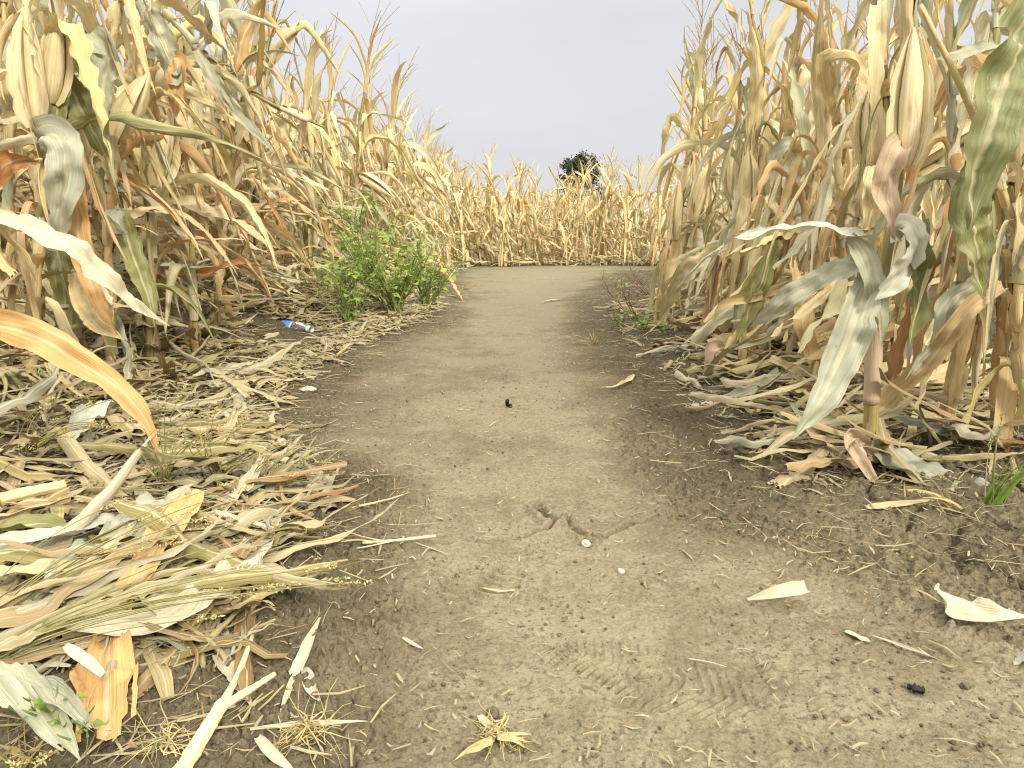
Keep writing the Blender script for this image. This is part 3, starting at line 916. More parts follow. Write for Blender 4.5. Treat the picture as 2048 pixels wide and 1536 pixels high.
R9 = hero('straw coloured corn plant with two flat leaves folded over at the top', [(1690, 790), (1685, 600), (1680, 400), (1672, 250), (1668, 120), (1660, 20)], 2.9, G_R, .015, 19, 'R', mat='leaf_mid')
R10 = hero('corn plant with a thick bare jointed stalk rising above its neighbours on the right', [(1730, 800), (1735, 600), (1745, 380), (1752, 200), (1760, 0), (1765, -60)], 2.75, G_R, .0155, 20, 'R', mat='leaf_mid', skip=(6, 7, 8, 9))

TL = traced_leaf
_p = spline([at_d(*q) for q in [(1743, 806, 1.895), (1747, 720, 1.89), (1752, 640, 1.885), (1757, 560, 1.88)]], 22) - np.array(R1.location)
tube(_p, .0205 * (1 + .05 * vnoise(np.linspace(0, 6, 22), np.zeros(22), 4)), 16, tone=.3).build('leaf_sheath', M['pink'], R1)
tube(spline([at_d(*q) for q in [(1741, 868, 1.90), (1743, 830, 1.898), (1744, 802, 1.895)]], 8) - np.array(R1.location), .0172, 14, tone=.3).build('stalk_joint', M['stalk_green'], R1)
TL([at_d(*p) for p in [(1748, 480, 1.88), (1690, 462, 1.86), (1600, 452, 1.9), (1500, 468, 2.0), (1420, 512, 2.15), (1345, 585, 2.3)]], .026, 'white', R1, 1, (0, -.5, 1), .5, .7, .2)
TL([at_d(*p) for p in [(1742, 545, 1.86), (1718, 620, 1.83), (1690, 700, 1.8), (1640, 800, 1.77), (1585, 878, 1.74)]], .050, 'grey', R1, 2, (-.1, -1, .3), .8, .3, .12)
TL([at_d(*p) for p in [(1738, 530, 1.87), (1670, 545, 1.9), (1590, 590, 1.95), (1500, 655, 2.05)]], .034, 'grey', R1, 3, (0, -1, .6), .7, .4, .2)
TL([at_d(*p) for p in [(1700, 470, 1.86), (1735, 520, 1.84), (1752, 600, 1.83), (1762, 690, 1.83)]], .034, 'greyg', R1, 4, (-.5, -1, .1), 1.2, .6, .2)
TL([at_d(*p) for p in [(1780, 470, 1.84), (1815, 455, 1.8), (1828, 500, 1.78), (1790, 560, 1.78), (1750, 600, 1.79)]], .042, 'white', R1, 5, (.1, -1, .5), .4, .2, .15)
TL([at_d(*p) for p in [(1756, 900, 1.84), (1850, 955, 1.74), (1950, 985, 1.66), (2060, 1005, 1.6)]], .048, 'grey', R1, 6, (-.1, -.7, 1), .4, .1, .08)
TL([at_d(*p) for p in [(1752, 905, 1.83), (1700, 870, 1.80), (1725, 930, 1.78), (1770, 985, 1.78)]], .024, 'pink', R1, 7, (0, -1, .3), .9, .5, .2)
TL([at_d(*p) for p in [(1812, 275, 1.83), (1790, 300, 1.80), (1775, 350, 1.79), (1770, 420, 1.8), (1790, 480, 1.82)]], .036, 'pink', R1, 8, (-.2, -1, .2), .9, .4, .3)
TL([at_d(*p) for p in [(1835, 440, 1.85), (1828, 520, 1.82), (1835, 600, 1.82), (1820, 690, 1.82)]], .040, 'olive', R6, 9, (0, -1, .2), 1.0, .4, .25)
TL([at_d(*p) for p in [(2010, 575, 1.80), (1940, 620, 1.80), (1860, 720, 1.86), (1780, 800, 1.95), (1700, 880, 1.95), (1640, 935, 1.90)]], .030, 'tan', R2, 10, (-.4, -.8, .5), 1.0, -.4, .2)
TL([at_d(*p) for p in [(2060, -10, 1.75), (2030, 110, 1.70), (1985, 250, 1.66), (1950, 390, 1.66), (1935, 470, 1.68)]], .062, 'green', R2, 11, (-.1, -1, .1), .4, .2, .10)
TL([at_d(*p) for p in [(1960, 330, 1.74), (1935, 430, 1.72), (1955, 520, 1.72), (1965, 600, 1.74)]], .050, 'olive', R2, 12, (.1, -1, .1), .5, .2, .15)
TL([at_d(*p) for p in [(2050, 95, 1.95), (1990, 100, 1.93), (1930, 112, 1.93), (1870, 118, 1.94)]], .026, 'greyg', R7, 13, (0, -.6, 1), .9, .3, .2)
TL([at_d(*p) for p in [(1985, 480, 1.95), (1960, 560, 1.9), (1900, 600, 1.88), (1860, 690, 1.86), (1810, 760, 1.86)]], .036, 'grey', R8, 14, (-.2, -1, .2), .8, .7, .25)
TL([at_d(*p) for p in [(1660, 240, 2.85), (1650, 130, 2.75), (1690, 115, 2.7), (1725, 160, 2.7), (1742, 270, 2.7)]], .036, 'straw', R9, 15, (0, -1, .4), .6, .4, .15)
TL([at_d(*p) for p in [(1545, 470, 3.4), (1520, 540, 3.3), (1490, 600, 3.25), (1470, 680, 3.2)]], .055, 'greyg', R4, 16, (-.2, -1, .1), .7, .3, .15)
TL([at_d(*p) for p in [(1600, 310, 3.45), (1575, 290, 3.4), (1545, 320, 3.4), (1550, 400, 3.4)]], .036, 'greyg', R4, 17, (0, -1, .3), 1.1, .3, .2)
TL([at_d(*p) for p in [(1575, 330, 3.4), (1590, 420, 3.35), (1560, 520, 3.3), (1540, 600, 3.3)]], .060, 'grey', R4, 18, (.1, -1, .2), .7, .5, .2)
TL([at_d(*p) for p in [(1445, 500, 4.2), (1400, 520, 4.1), (1355, 560, 4.1), (1320, 640, 4.2)]], .06, 'cream', R3, 19, (-.1, -1, .4), .8, .5, .2)
TL([at_d(*p) for p in [(1355, 480, 4.7), (1340, 550, 4.6), (1325, 620, 4.6), (1318, 680, 4.55)]], .06, 'straw', R3, 20, (-.1, -1, .1), 1.1, .2, .2)
TL([at_d(*p) for p in [(1590, 560, 3.0), (1520, 590, 2.95), (1440, 610, 2.95), (1420, 670, 2.95)]], .022, 'straw', R5, 21, (0, -1, .7), .8, 1.0, .25)
TL([at_d(*p) for p in [(1560, 440, 3.0), (1530, 540, 2.95), (1500, 620, 2.95), (1470, 690, 2.95)]], .040, 'olive', R5, 22, (0, -1, .1), .7, .2, .15)
TL([at_d(*p) for p in [(1445, 690, 3.06), (1418, 700, 3.02), (1415, 740, 3.0), (1425, 765, 3.0)]], .030, 'pink', R5, 23, (0, -1, .3), 1.3, .2, .15)

# ---- near plants on the left
L0 = hero('corn plant just outside the left rim, one long orange leaf arching into view', [(-330, 860), (-320, 600), (-300, 300)], 1.75, G_L, .015, 30, 'L', skip=tuple(range(3, 20)))
L1 = hero('big corn plant at the left rim with two ears, one above the other', [(60, 760), (72, 560), (95, 330), (108, 180), (118, 0), (130, -220), (140, -330)], 2.35, G_L, .0165, 31, 'L', ear_px=[((100, 205), (118, 25), 2.28, .029), ((78, 255), (55, 15), 2.22, .032)], skip=(2, 5))
L2 = hero('corn plant with a fat ear angled up to the right, second from the left rim', [(220, 735), (216, 480), (226, 300), (222, 140), (236, 0), (245, -180), (250, -240)], 2.6, G_L, .0155, 32, 'L', ear_px=[((240, 275), (308, 150), 2.5, .031)])
L3 = hero('corn plant with a slender ear pointing up, its lower stalk clad in split sheaths', [(298, 690), (300, 480), (292, 320), (300, 150), (312, 0), (318, -120)], 2.9, G_L, .0155, 33, 'L', ear_px=[((312, 370), (348, 225), 2.8, .029)])
L4 = hero('corn plant between the two left ears, hung with grey green leaves', [(150, 750), (160, 520), (170, 300), (180, 100), (185, -150)], 2.7, G_L, .0155, 34, 'L')
L5 = hero('corn plant of the left verge whose broken top slants down to the right', [(390, 680), (385, 520), (380, 360), (350, 200), (325, 40), (335, 30), (430, 130), (530, 200), (650, 255)], 3.1, G_L, .013, 35, 'L', skip=(3, 4, 5, 6, 7, 8, 9, 10), tassel=False)
L6 = hero('corn plant on the bank leaning right with a tassel against the sky', [(430, 660), (445, 480), (470, 300), (500, 130), (520, 20)], 3.5, G_L, .014, 36, 'L', mat='leaf_mid')
L7 = hero('corn plant at the left rim behind the orange leaf, dark olive stalk', [(20, 720), (15, 520), (18, 300), (10, 100), (5, -200)], 2.75, G_L, .016, 37, 'L')
TL([at_d(*p) for p in [(-40, 425, 2.0), (50, 455, 1.98), (150, 505, 1.98), (230, 575, 2.03), (290, 625, 2.1), (340, 652, 2.15)]], .038, 'pale', L1, 41, (.2, -.8, .7), .6, .3, .22)
TL([at_d(*p) for p in [(-300, 560, 1.7), (-150, 590, 1.66), (-60, 640, 1.64), (60, 668, 1.62), (160, 725, 1.6), (245, 785, 1.58), (300, 855, 1.57), (322, 925, 1.57)]], .040, 'orange', L0, 42, (.45, -.9, .25), .5, .25, .2)
TL([at_d(*p) for p in [(88, 300, 2.26), (105, 268, 2.18), (130, 300, 2.14), (132, 370, 2.14), (122, 440, 2.16), (118, 490, 2.18)]], .056, 'grey', L1, 43, (.1, -1, .1), .6, .2, .14)
TL([at_d(*p) for p in [(120, 300, 2.3), (145, 370, 2.24), (160, 480, 2.22), (190, 590, 2.22), (235, 670, 2.25)]], .040, 'orange', L1, 44, (.2, -1, .1), .9, .3, .15)
TL([at_d(*p) for p in [(-40, 375, 2.0), (10, 330, 2.0), (50, 320, 1.98), (85, 330, 1.98)]], .042, 'rust', L1, 45, (.2, -1, -.3), 1.2, .2, .2, fray=.9)
TL([at_d(*p) for p in [(395, 100, 2.95), (430, 165, 2.92), (490, 240, 2.92), (548, 305, 2.95)]], .026, 'greyg', L5, 46, (.1, -1, -.1), .6, .2, .1)
TL([at_d(*p) for p in [(118, 135, 2.4), (155, 205, 2.34), (190, 270, 2.32), (218, 325, 2.34)]], .046, 'olive', L1, 47, (.2, -1, .2), .6, .3, .15)
TL([at_d(*p) for p in [(135, 190, 2.45), (120, 200, 2.3), (112, 250, 2.28), (118, 330, 2.28)]], .03, 'olive', L4, 48, (.2, -1, .2), .8, .3, .15)
TL([at_d(*p) for p in [(460, 200, 3.3), (500, 125, 3.3), (555, 105, 3.3), (602, 112, 3.35)]], .026, 'greyg', L6, 49, (.1, -.6, 1), .7, .3, .15)
TL([at_d(*p) for p in [(330, 405, 3.0), (400, 415, 3.0), (470, 448, 3.05), (545, 492, 3.15)]], .044, 'cream', L3, 50, (0, -.8, .6), .7, .4, .2)
TL([at_d(*p) for p in [(320, 545, 3.1), (400, 548, 3.1), (470, 528, 3.15), (535, 535, 3.25)]], .026, 'rust', L5, 51, (0, -.8, .6), .8, .4, .25)
TL([at_d(*p) for p in [(240, 420, 2.6), (262, 500, 2.55), (292, 580, 2.5), (310, 655, 2.5)]], .040, 'olive', L2, 52, (.3, -1, .1), .7, .3, .12)
TL([at_d(*p) for p in [(90, 420, 2.5), (118, 520, 2.45), (130, 610, 2.45), (128, 700, 2.45)]], .044, 'olive', L7, 53, (.2, -1, .1), .9, .3, .2)
TL([at_d(*p) for p in [(150, 540, 2.4), (165, 600, 2.35), (195, 650, 2.3), (250, 680, 2.3)]], .036, 'straw', L4, 54, (.2, -1, .3), .9, .5, .2)
TL([at_d(*p) for p in [(180, 60, 2.5), (215, 100, 2.45), (205, 160, 2.45), (215, 230, 2.45)]], .05, 'greyg', L2, 55, (.1, -1, .1), .7, .3, .15)
TL([at_d(*p) for p in [(300, 20, 2.7), (335, 100, 2.7), (350, 160, 2.7), (365, 130, 2.7)]], .045, 'grey', L3, 56, (.1, -1, .1), .6, .3, .15)
TL([at_d(*p) for p in [(330, 135, 2.75), (355, 120, 2.7), (352, 180, 2.7), (350, 240, 2.7)]], .035, 'orange', L3, 57, (.1, -1, .1), .6, .3, .15)
TL([at_d(*p) for p in [(240, 420, 2.55), (228, 440, 2.5), (240, 470, 2.5), (215, 430, 2.48)]], .03, 'greyg', L2, 58, (.1, -1, .1), .6, .3, .15)

# ---- rows of plants: prototypes, then copies
def proto(rng, side, detail, wind, leaf_mat, h=None, lean=None, n_ear=1):
    h = h or rng.uniform(1.35, 1.62)
    P = stalk_pts(rng, h, lean or (rng.uniform(.02, .20) if side == 'L' else rng.uniform(-.04, .10), rng.normal(0, .06)), bow=rng.uniform(0, .5))
    o = make_corn(rng, P, rng.uniform(.0125, .0155), side, wind, leaf_mat, n_ear=n_ear, detail=detail)
    CH[o.name] = list(o.children)
    for c in CH[o.name]: CH[c.name] = []
    return o

rg = np.random.default_rng(777)
PRO = {}
for side, wind in (('L', WL), ('R', WR)):
    PRO[side, 'A'] = [proto(rg, side, 'A', wind, M['leaf_near' if k < (4 if side == 'R' else 3) else 'leaf_mid'], n_ear=1 + (k % 3 == 0)) for k in range(6)]
    PRO[side, 'B'] = [proto(rg, side, 'B', wind, M['leaf_mid'], n_ear=1) for k in range(7)]
PRO['L', 'lodged'] = [proto(rg, 'L', 'A', (.5, -.2), M['leaf_mid'], h=1.3, lean=(ln, -.25)) for ln in (.30, .45, .58)]

def geo_corn(rng, side, wind, h, lod=2):
    """a whole far plant in one collector; material slots: 0 leaf, 1 stalk, 2 husk, 3 tassel"""
    g = Geo()
    P = stalk_pts(rng, h, (rng.uniform(-.03, .14) if side != 'R' else rng.uniform(-.06, .08), rng.normal(0, .05)))
    r = rng.uniform(.012, .015); L = plen(P)
    nodes, lf = plant_spec(rng, P, r, side)
    stalk_geo(P, r, nodes, 6, g, 1, rng.random())
    for (s, az, Lf, W, kd) in lf:
        p0, tan = sample(P, s)
        leaf_blade(rng, p0, tan, az, r * .8, Lf, W, kd, wind, lod, tone=rng.random(), geo=g, mat=0)
    s = L * rng.uniform(.4, .55); p0, tan = sample(P, s); az = rng.uniform(0, 6.28)
    ear_geo(rng, p0, nrm(tan + np.array([math.cos(az), math.sin(az), 0]) * .4), .28, .032, lod, g, 2)
    p0, tan = sample(P, L - .01)
    tassel_geo(rng, p0, tan, .32, lod, g, 3, wind)
    return g
FARM = [M['leaf_far'], M['stalk'], M['husk'], M['tassel']]
FARMID = [M['leaf_mid'], M['stalk'], M['husk'], M['tassel']]
FARGEO = [geo_corn(rg, 'F', (.15, -.05), rg.uniform(1.3, 1.55), 1) for _ in range(10)]
FARGEO2 = [geo_corn(rg, 'F', (.15, -.05), rg.uniform(1.3, 1.55), 2) for _ in range(10)]
FARMESH = [g.mesh('corn_plant', FARM) for g in FARGEO]
FARMESH_M = [g.mesh('corn_plant', FARMID) for g in FARGEO]

used = set()
def put(proto_o, x, y, rz, sc, label, group):
    o = proto_o if proto_o.name not in used else None
    if o is None: o = copy_tree(proto_o)
    used.add(proto_o.name)
    o.location = (x, y, gz(x, y)); o.rotation_euler = (0, 0, rz); o.scale = (sc, sc, sc)
    tag(o, label, 'corn plant', group)
    return o
def put_far(me, x, y, rz, sc, label, group, tilt=(0, 0)):
    o = bpy.data.objects.new('corn_plant', me); COL.objects.link(o)
    o.location = (x, y, gz(x, y)); o.rotation_euler = (tilt[0], tilt[1], rz); o.scale = (sc, sc, sc)
    return tag(o, label, 'corn plant', group)

def label_left(row, y):
    if row == 0:
        if y < 4.0: return 'dry corn plant in the front row on the left, near the blue labelled bottle'
        if y < 6.2: return 'dry corn plant in the front row on the left, close behind the tall green weeds'
        if y < 9: return 'dry corn plant in the front left row past the green weeds'
        return 'dry corn plant in the front left row close to where the path ends'
    return ('dry corn plant deeper in the left field, seen over the front row' if row == 1 else 'dry corn plant far inside the left field with only its upper part showing')
def label_right(row, y):
    if row == 0: return 'dry corn plant of the right edge row, past the low green weeds' if y > 5 else 'dry corn plant of the right edge row, nearer than the low green weeds'
    return 'dry corn plant inside the right field, behind the edge row' if row == 1 else 'dry corn plant deep inside the right field with sky between its leaves'

def inframe(x, y): return abs(x) < .70 * y + .45
cnt = {}
cells = []
for row in range(6):                         # left field
    y = 2.55 + .11 * row
    while y < 12.6:
        x = float(corn_l(y)) - .40 * row - rg.uniform(0, .22) - (0.25 if row else 0) - (.12 if y < 3.6 and row == 0 else 0)
        if inframe(x, y) and not (row == 0 and y < 3.1): cells.append(('L', row, x, y))
        y += rg.uniform(.20, .34) * (1 + .010 * y) * (1 + .14 * row)
for row in range(5):                         # right field
    y = 2.55 + .12 * row
    while y < 12.3:
        x = float(corn_r(y)) + .42 * row + rg.uniform(0, .22) + (0.2 if row else 0)
        if inframe(x, y) and not (row == 0 and (y < 3.3 or 4.5 < y < 5.0)): cells.append(('R', row, x, y))
        y += rg.uniform(.26, .42) * (1 + .012 * y) * (1 + .14 * row)
stuff = Geo()
for side, row, x, y in cells:
    d = math.hypot(x, y)
    rz = rg.normal(0, .5); sc = rg.uniform(.86, 1.12)
    if side == 'L' and y > 3.6: sc *= float(np.interp(y, [3.6, 5, 9, 12], [1.04, 1.04, 1.06, 1.12]))
    lab = label_left(min(row, 2), y) if side == 'L' else label_right(min(row, 2), y)
    grp = G_L if side == 'L' else G_R
    if d < 5.2 and row < 3:
        if side == 'L' and rg.random() < .22 and row == 0:
            put(PRO['L', 'lodged'][rg.integers(3)], x, y, rz * .6, sc, 'bent over corn plant on the left, its stalk sloping toward the path', 'bent over corn plants on the left')
        else: put(PRO[side, 'A'][rg.integers(6)], x, y, rz, sc, lab, grp)
    elif d < 9.5 and row < 3: put(PRO[side, 'B'][rg.integers(7)], x, y, rz, sc, lab, grp)
    elif row < 3: put_far(FARMESH_M[rg.integers(10)], x, y, rz, sc, lab, grp)
    else:
        g = FARGEO2[rg.integers(10)] if d > 5 else FARGEO[rg.integers(10)]
        stuff.merge(g, Matrix.Translation((x, y, gz(x, y))) @ Matrix.Rotation(rz, 4, 'Z') @ Matrix.Scale(sc, 4), rg.random())
for row in range(3):                         # the wall of corn across the end of the path
    x = -1.9 + .1 * row
    while x < 6.2:
        y = float(far_edge(x)) + .15 + .55 * row + rg.uniform(-.25, .35)
        pxx = 1024 + x / y * FPX
        lab = ('dry golden corn plant facing the path end, ' if row == 0 else 'dry golden corn plant one row behind the path end, ')
        lab += 'left of the dark tree' if pxx < 1110 else ('under the dark tree' if pxx < 1215 else 'right of the dark tree')
        put_far(FARMESH[rg.integers(10)], x, y, rg.uniform(-1, 1) + (3.1 if rg.random() < .4 else 0), rg.choice([.72, .85, .95, 1.0, 1.08, 1.15]) * rg.uniform(.94, 1.06), lab, G_F, (rg.normal(0, .12), rg.normal(0, .16)))
        x += rg.uniform(.13, .24) * (1 + .3 * row)
for _ in range(900):                         # the field going on behind
    y = rg.uniform(14.2, 30); x = rg.uniform(-.75, .75) * y
    g = FARGEO2[rg.integers(10)]; sc = rg.uniform(.80, 1.0)
    stuff.merge(g, Matrix.Translation((x, y, gz(x, y))) @ Matrix.Rotation(rg.uniform(-1, 1), 4, 'Z') @ Matrix.Scale(sc, 4), rg.random())
for _ in range(420):                         # and to both sides
    y = rg.uniform(5, 14.5); s = -1 if rg.random() < .5 else 1
    x = float(corn_l(y) - 2.6 if s < 0 else corn_r(y) + 2.4) + s * rg.uniform(0, 4)
    g = FARGEO2[rg.integers(10)]; sc = rg.uniform(.88, 1.12)
    stuff.merge(g, Matrix.Translation((x, y, gz(x, y))) @ Matrix.Rotation(rg.uniform(-1, 1), 4, 'Z') @ Matrix.Scale(sc, 4), rg.random())
for lst in PRO.values():                     # prototypes that found no place
    for o in lst:
        if o.name not in used:
            for c in CH[o.name]: bpy.data.objects.remove(c)
            bpy.data.objects.remove(o)
tag(stuff.build('corn_field', FARM), 'mass of dry corn standing behind the nearer rows', 'corn', kind='stuff')

# ------------------------------------------------------------------ litter under the corn and on the verges
def ground_leaf_geo(rng, L, W, lod=0, curl=None):
    n = (30, 11, 5)[lod]; nu = (6, 4, 2)[lod]
    s = np.linspace(0, 1, n); k = rng.uniform(0, 50)
    a = rng.normal(0, .5) * (s - .5) + .35 * vnoise(s * 2.5 + k, 0 * s, 2)
    x = np.cumsum(np.cos(a)) * L / n; y = np.cumsum(np.sin(a)) * L / n
    z = .012 + np.abs(.028 * vnoise(s * 3.5 + k, 0 * s + 4, 3)) + .02 * rng.random() * s
    P = np.stack([x - x.mean(), y - y.mean(), z], 1)
    tw = rng.normal(0, .7) * (s - .3) + .4 * vnoise(s * 3 + k, 0 * s + 8, 4)
    T = tangents(P); S = np.tile([0, 1.0, 0], (n, 1)); S = nrm(S - T * np.sum(S * T, 1, keepdims=True)); N = np.cross(S, T)
    S = S * np.cos(tw)[:, None] + N * np.sin(tw)[:, None]
    w = W * np.interp(s, [0, .1, .4, .8, 1], [rng.uniform(.3, .9), .9, 1, .6, rng.uniform(.05, .6)])
    return ribbon(P, S, w, curl or abs(rng.normal(.8, .6)) + .2, rng, nu, ruf=W * rng.uniform(.08, .3), ruf_f=rng.uniform(5, 12), rag=rng.uniform(.1, .4), fray=1.2, crumple=.3, tone=rng.random())

rl = np.random.default_rng(4242)
# leaf litter too dense to count, under the plants
lit = Geo()
LG = [ground_leaf_geo(rl, rl.uniform(.20, .65), rl.uniform(.006, .024), 1) for _ in range(40)]
BOT = gp(590, 662, .05)
def near_bottle(x, y): return abs(x - BOT[0]) < .19 and BOT[1] - .45 < y < BOT[1] + .12
def strew(n, fx, fy, lift=.05, tilt=.25, smin=.5, smax=1.1):
    for _ in range(n):
        y = fy(); x = fx(y)
        if near_bottle(x, y): continue
        Mx = Matrix.Translation((x, y, gz(x, y) + rl.uniform(-.005, lift))) @ Matrix.Rotation(rl.uniform(0, 6.28), 4, 'Z') @ Matrix.Rotation(rl.normal(0, tilt), 4, 'X') @ Matrix.Rotation(rl.normal(0, tilt), 4, 'Y') @ Matrix.Scale(rl.uniform(smin, smax), 4)
        lit.merge(LG[rl.integers(40)], Mx, rl.random())
strew(900, lambda y: float(corn_l(y)) + .35 - abs(rl.normal(0, .55)), lambda: 1.3 + 11.3 * rl.random() ** 1.4, .11, .35)
strew(650, lambda y: float(corn_r(y)) - .12 + abs(rl.normal(0, .5)), lambda: 1.8 + 10.4 * rl.random() ** 1.4, .09, .35)
strew(420, lambda y: rl.uniform(-1.6, 5), lambda: float(12.55 + abs(rl.normal(0, .5))), .10, .3)
strew(2600, lambda y: float(xl(y)) - .02 - abs(rl.normal(0, .40)), lambda: 1.0 + 6.0 * rl.random() ** 1.2, .008, .08, .2, .8)
strew(1500, lambda y: float(xl(y)) + .05 - abs(rl.normal(0, .33)), lambda: 1.0 + 5.5 * rl.random() ** 1.3, .03, .15, .15, .6)
strew(500, lambda y: float(xr(y)) + .08 + abs(rl.normal(0, .3)), lambda: 1.7 + 6.5 * rl.random() ** 1.3, .02, .15, .12, .5)
strew(420, lambda y: rl.uniform(float(corn_l(y)) - .2, float(xl(y))), lambda: rl.uniform(4.5, 10), .04, .25, .5, 1.0)
strew(160, lambda y: float(corn_l(y)) + .1 - abs(rl.normal(0, .4)), lambda: rl.uniform(2.3, 5), .30, .7, .6, 1.2)
strew(500, lambda y: float(corn_r(y)) + rl.uniform(-.1, .9), lambda: rl.uniform(1.9, 7), .02, .1, .4, 1.0)
drape = Geo()
LD = [ground_leaf_geo(rl, rl.uniform(.35, .8), rl.uniform(.014, .036), 0) for _ in range(24)]
def hang_in(n, fx, fy, zmax, yaw, pitch):
    for _ in range(n):
        y = fy(); x = fx(y)
        if near_bottle(x, y): continue
        z = zmax * rl.random() ** 1.3
        Mx = Matrix.Translation((x, y, gz(x, y) + .04 + z)) @ Matrix.Rotation(rl.normal(yaw, .55), 4, 'Z') @ Matrix.Rotation(rl.normal(pitch, .35) * min(1, z / .25), 4, 'Y') @ Matrix.Rotation(rl.normal(0, .6), 4, 'X') @ Matrix.Scale(rl.uniform(.6, 1.15), 4)
        drape.merge(LD[rl.integers(24)], Mx, rl.random())
hang_in(420, lambda y: float(corn_l(y)) + .12 - abs(rl.normal(0, .40)), lambda: rl.uniform(2.5, 7.5), .75, -.15, .35)
hang_in(200, lambda y: float(corn_l(y)) + .05 - abs(rl.normal(0, .40)), lambda: rl.uniform(7, 12.3), .8, -.15, .45)
hang_in(330, lambda y: float(corn_r(y)) + .05 + abs(rl.normal(0, .40)), lambda: rl.uniform(2.3, 8), .6, .2, -.7)
hang_in(260, lambda y: rl.uniform(-1.4, 4.5), lambda: 12.75 + abs(rl.normal(0, .4)), .6, 0, .6)
tag(drape.build('draped_leaves', M['leaf_mid']), 'dry corn leaves tangled between the stalks', 'corn leaves', kind='stuff')
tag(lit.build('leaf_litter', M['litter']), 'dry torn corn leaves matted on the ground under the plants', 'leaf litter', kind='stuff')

# straw slivers and chaff
st = Geo()
def sliver(x, y, L, W, z0=.003):
    a = rl.uniform(0, 6.28); d = np.array([math.cos(a), math.sin(a)]); p = np.array([-d[1], d[0]])
    b = rl.normal(0, .05) * L
    z = gz(x, y) + z0
    V = []
    for t, w in ((-.5, .7), (0, 1), (.5, .25)):
        c = np.array([x, y]) + d * t * L + p * b * (1 - 4 * t * t)
        zz = z + rl.uniform(0, .006)
        V += [(*(c - p * W * w), zz), (*(c), zz + W * .5), (*(c + p * W * w), zz)]
    st.add(V, [(0, 1, 4, 3), (1, 2, 5, 4), (3, 4, 7, 6), (4, 5, 8, 7)], np.array([(0, 0), (.4, 0), (1, 0)] * 3) + [[0, 0]] * 3 + [[0, L / 2]] * 3 + [[0, L]] * 3 if False else np.column_stack([np.tile([.1, .5, .9], 3), np.repeat([0, L / 2, L], 3)]), rl.random(), np.repeat([0, .5, 1], 3))
for _ in range(30000):
    y = .80 + 11.7 * rl.random() ** 2.2
    x = rl.uniform(-1.6, 1.6) if y < 5 else rl.uniform(-1.4, 2.2)
    if not inframe(x, y): continue
    pth = float(pathness(x, y)); pk = float(fbm(x * 2.2, y * 2.2, 91, 3))
    if rl.random() > ((1 - pth) * (.75 + .5 * pk) * (1.0 if x < 0 else .55) + .02) * (1 if y > 1.25 else .30): continue
    sliver(x, y, (.008 + (.16 if x < 0 and y > 1.3 else .08) * rl.random() ** 2.4) * (1.3 - .7 * pth), .0005 + .0026 * rl.random() ** 2, .004 + .012 * (1 - pth) * rl.random())
for _ in range(1300):                         # specks of chaff on the path
    y = .80 + 9 * rl.random() ** 2; x = rl.uniform(float(xl(y)), float(xr(y)))
    sliver(x, y, rl.uniform(.006, .028), rl.uniform(.0007, .0022), .004)
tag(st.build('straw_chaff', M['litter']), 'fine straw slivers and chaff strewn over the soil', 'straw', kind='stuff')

# crumbs of soil lying loose
cl = Geo()
def clod(g, x, y, s, z=0.0, tone=.5):
    k = rl.uniform(0, 99)
    th = np.linspace(0, np.pi, 5); ph = np.linspace(0, 2 * np.pi, 7)
    A, B = np.meshgrid(th, ph, indexing='ij')
    r = s * (1 + .35 * vnoise(A * 1.7 + k, np.cos(B) * 1.3 + np.sin(B) + k, 3))
    V = np.stack([r * np.sin(A) * np.cos(B), r * np.sin(A) * np.sin(B), .7 * r * np.cos(A)], -1).reshape(-1, 3)
    g.add(V + [x, y, gz(x, y) + s * .35 + z], quads_grid(5, 7)[:, ::-1], tone=tone)
for _ in range(34000):
    y = .82 + 4.5 * rl.random() ** 2; x = rl.uniform(-1.0, 1.1)
    if rl.random() > .16 + .8 * (1 - float(pathness(x, y))) + .3 * float(fbm(x * 3, y * 3, 41, 3)): continue
    clod(cl, x, y, .0011 + .0026 * rl.random() ** 5, tone=rl.random())
tag(cl.build('soil_crumbs', M['clod']), 'loose dark crumbs of dry soil scattered beside the trodden strip', 'soil crumbs', kind='stuff')

# fallen leaves one can tell apart: prototypes and copies
FL = []
for k in range(16):
    g = ground_leaf_geo(rl, rl.uniform(.22, .7), rl.uniform(.008, .034), 0)
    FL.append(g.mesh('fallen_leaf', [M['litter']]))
def fallen(x, y, rz, sc, lift, label, group, tilt=.15):
    o = bpy.data.objects.new('fallen_leaf', FL[rl.integers(16)]); COL.objects.link(o)
    o.location = (x, y, gz(x, y) + lift); o.rotation_euler = (rl.normal(0, tilt), rl.normal(0, tilt), rz); o.scale = (sc,) * 3
    return tag(o, label, 'fallen leaf', group)
k = 0
while k < 170:                               # heap on the left verge
    y = 1.05 + 3.0 * rl.random() ** 1.3; e = float(xl(y))
    x = e + .08 - abs(rl.normal(0, .38))
    if not inframe(x, y) or near_bottle(x, y): continue
    lift = rl.uniform(0, .06) * float(sstep(0, .3, e + .1 - x)) + .002
    fallen(x, y, rl.normal(.5, .7) if rl.random() < .7 else rl.uniform(0, 6.28), (rl.uniform(.5, 1.0) if y < 1.7 else rl.uniform(.35, .85)), lift,
           'dry corn leaf lying in the heap beside the path at the lower left' if y < 1.9 else 'dry corn leaf lying on the left bank below the standing corn', 'fallen leaves on the left verge', .22)
    k += 1
k = 0
while k < 60:                                # right verge
    y = 1.75 + 4.2 * rl.random() ** 1.3; x = float(xr(y)) + .10 + abs(rl.normal(0, .28))
    if not inframe(x, y): continue
    fallen(x, y, rl.normal(-.3, .7), rl.uniform(.4, .9), rl.uniform(0, .03), 'dry corn leaf lying among the stalk feet on the right' if y < 3 else 'dry corn leaf lying past the bent stalk on the right verge', 'fallen leaves on the right verge', .2)
    k += 1

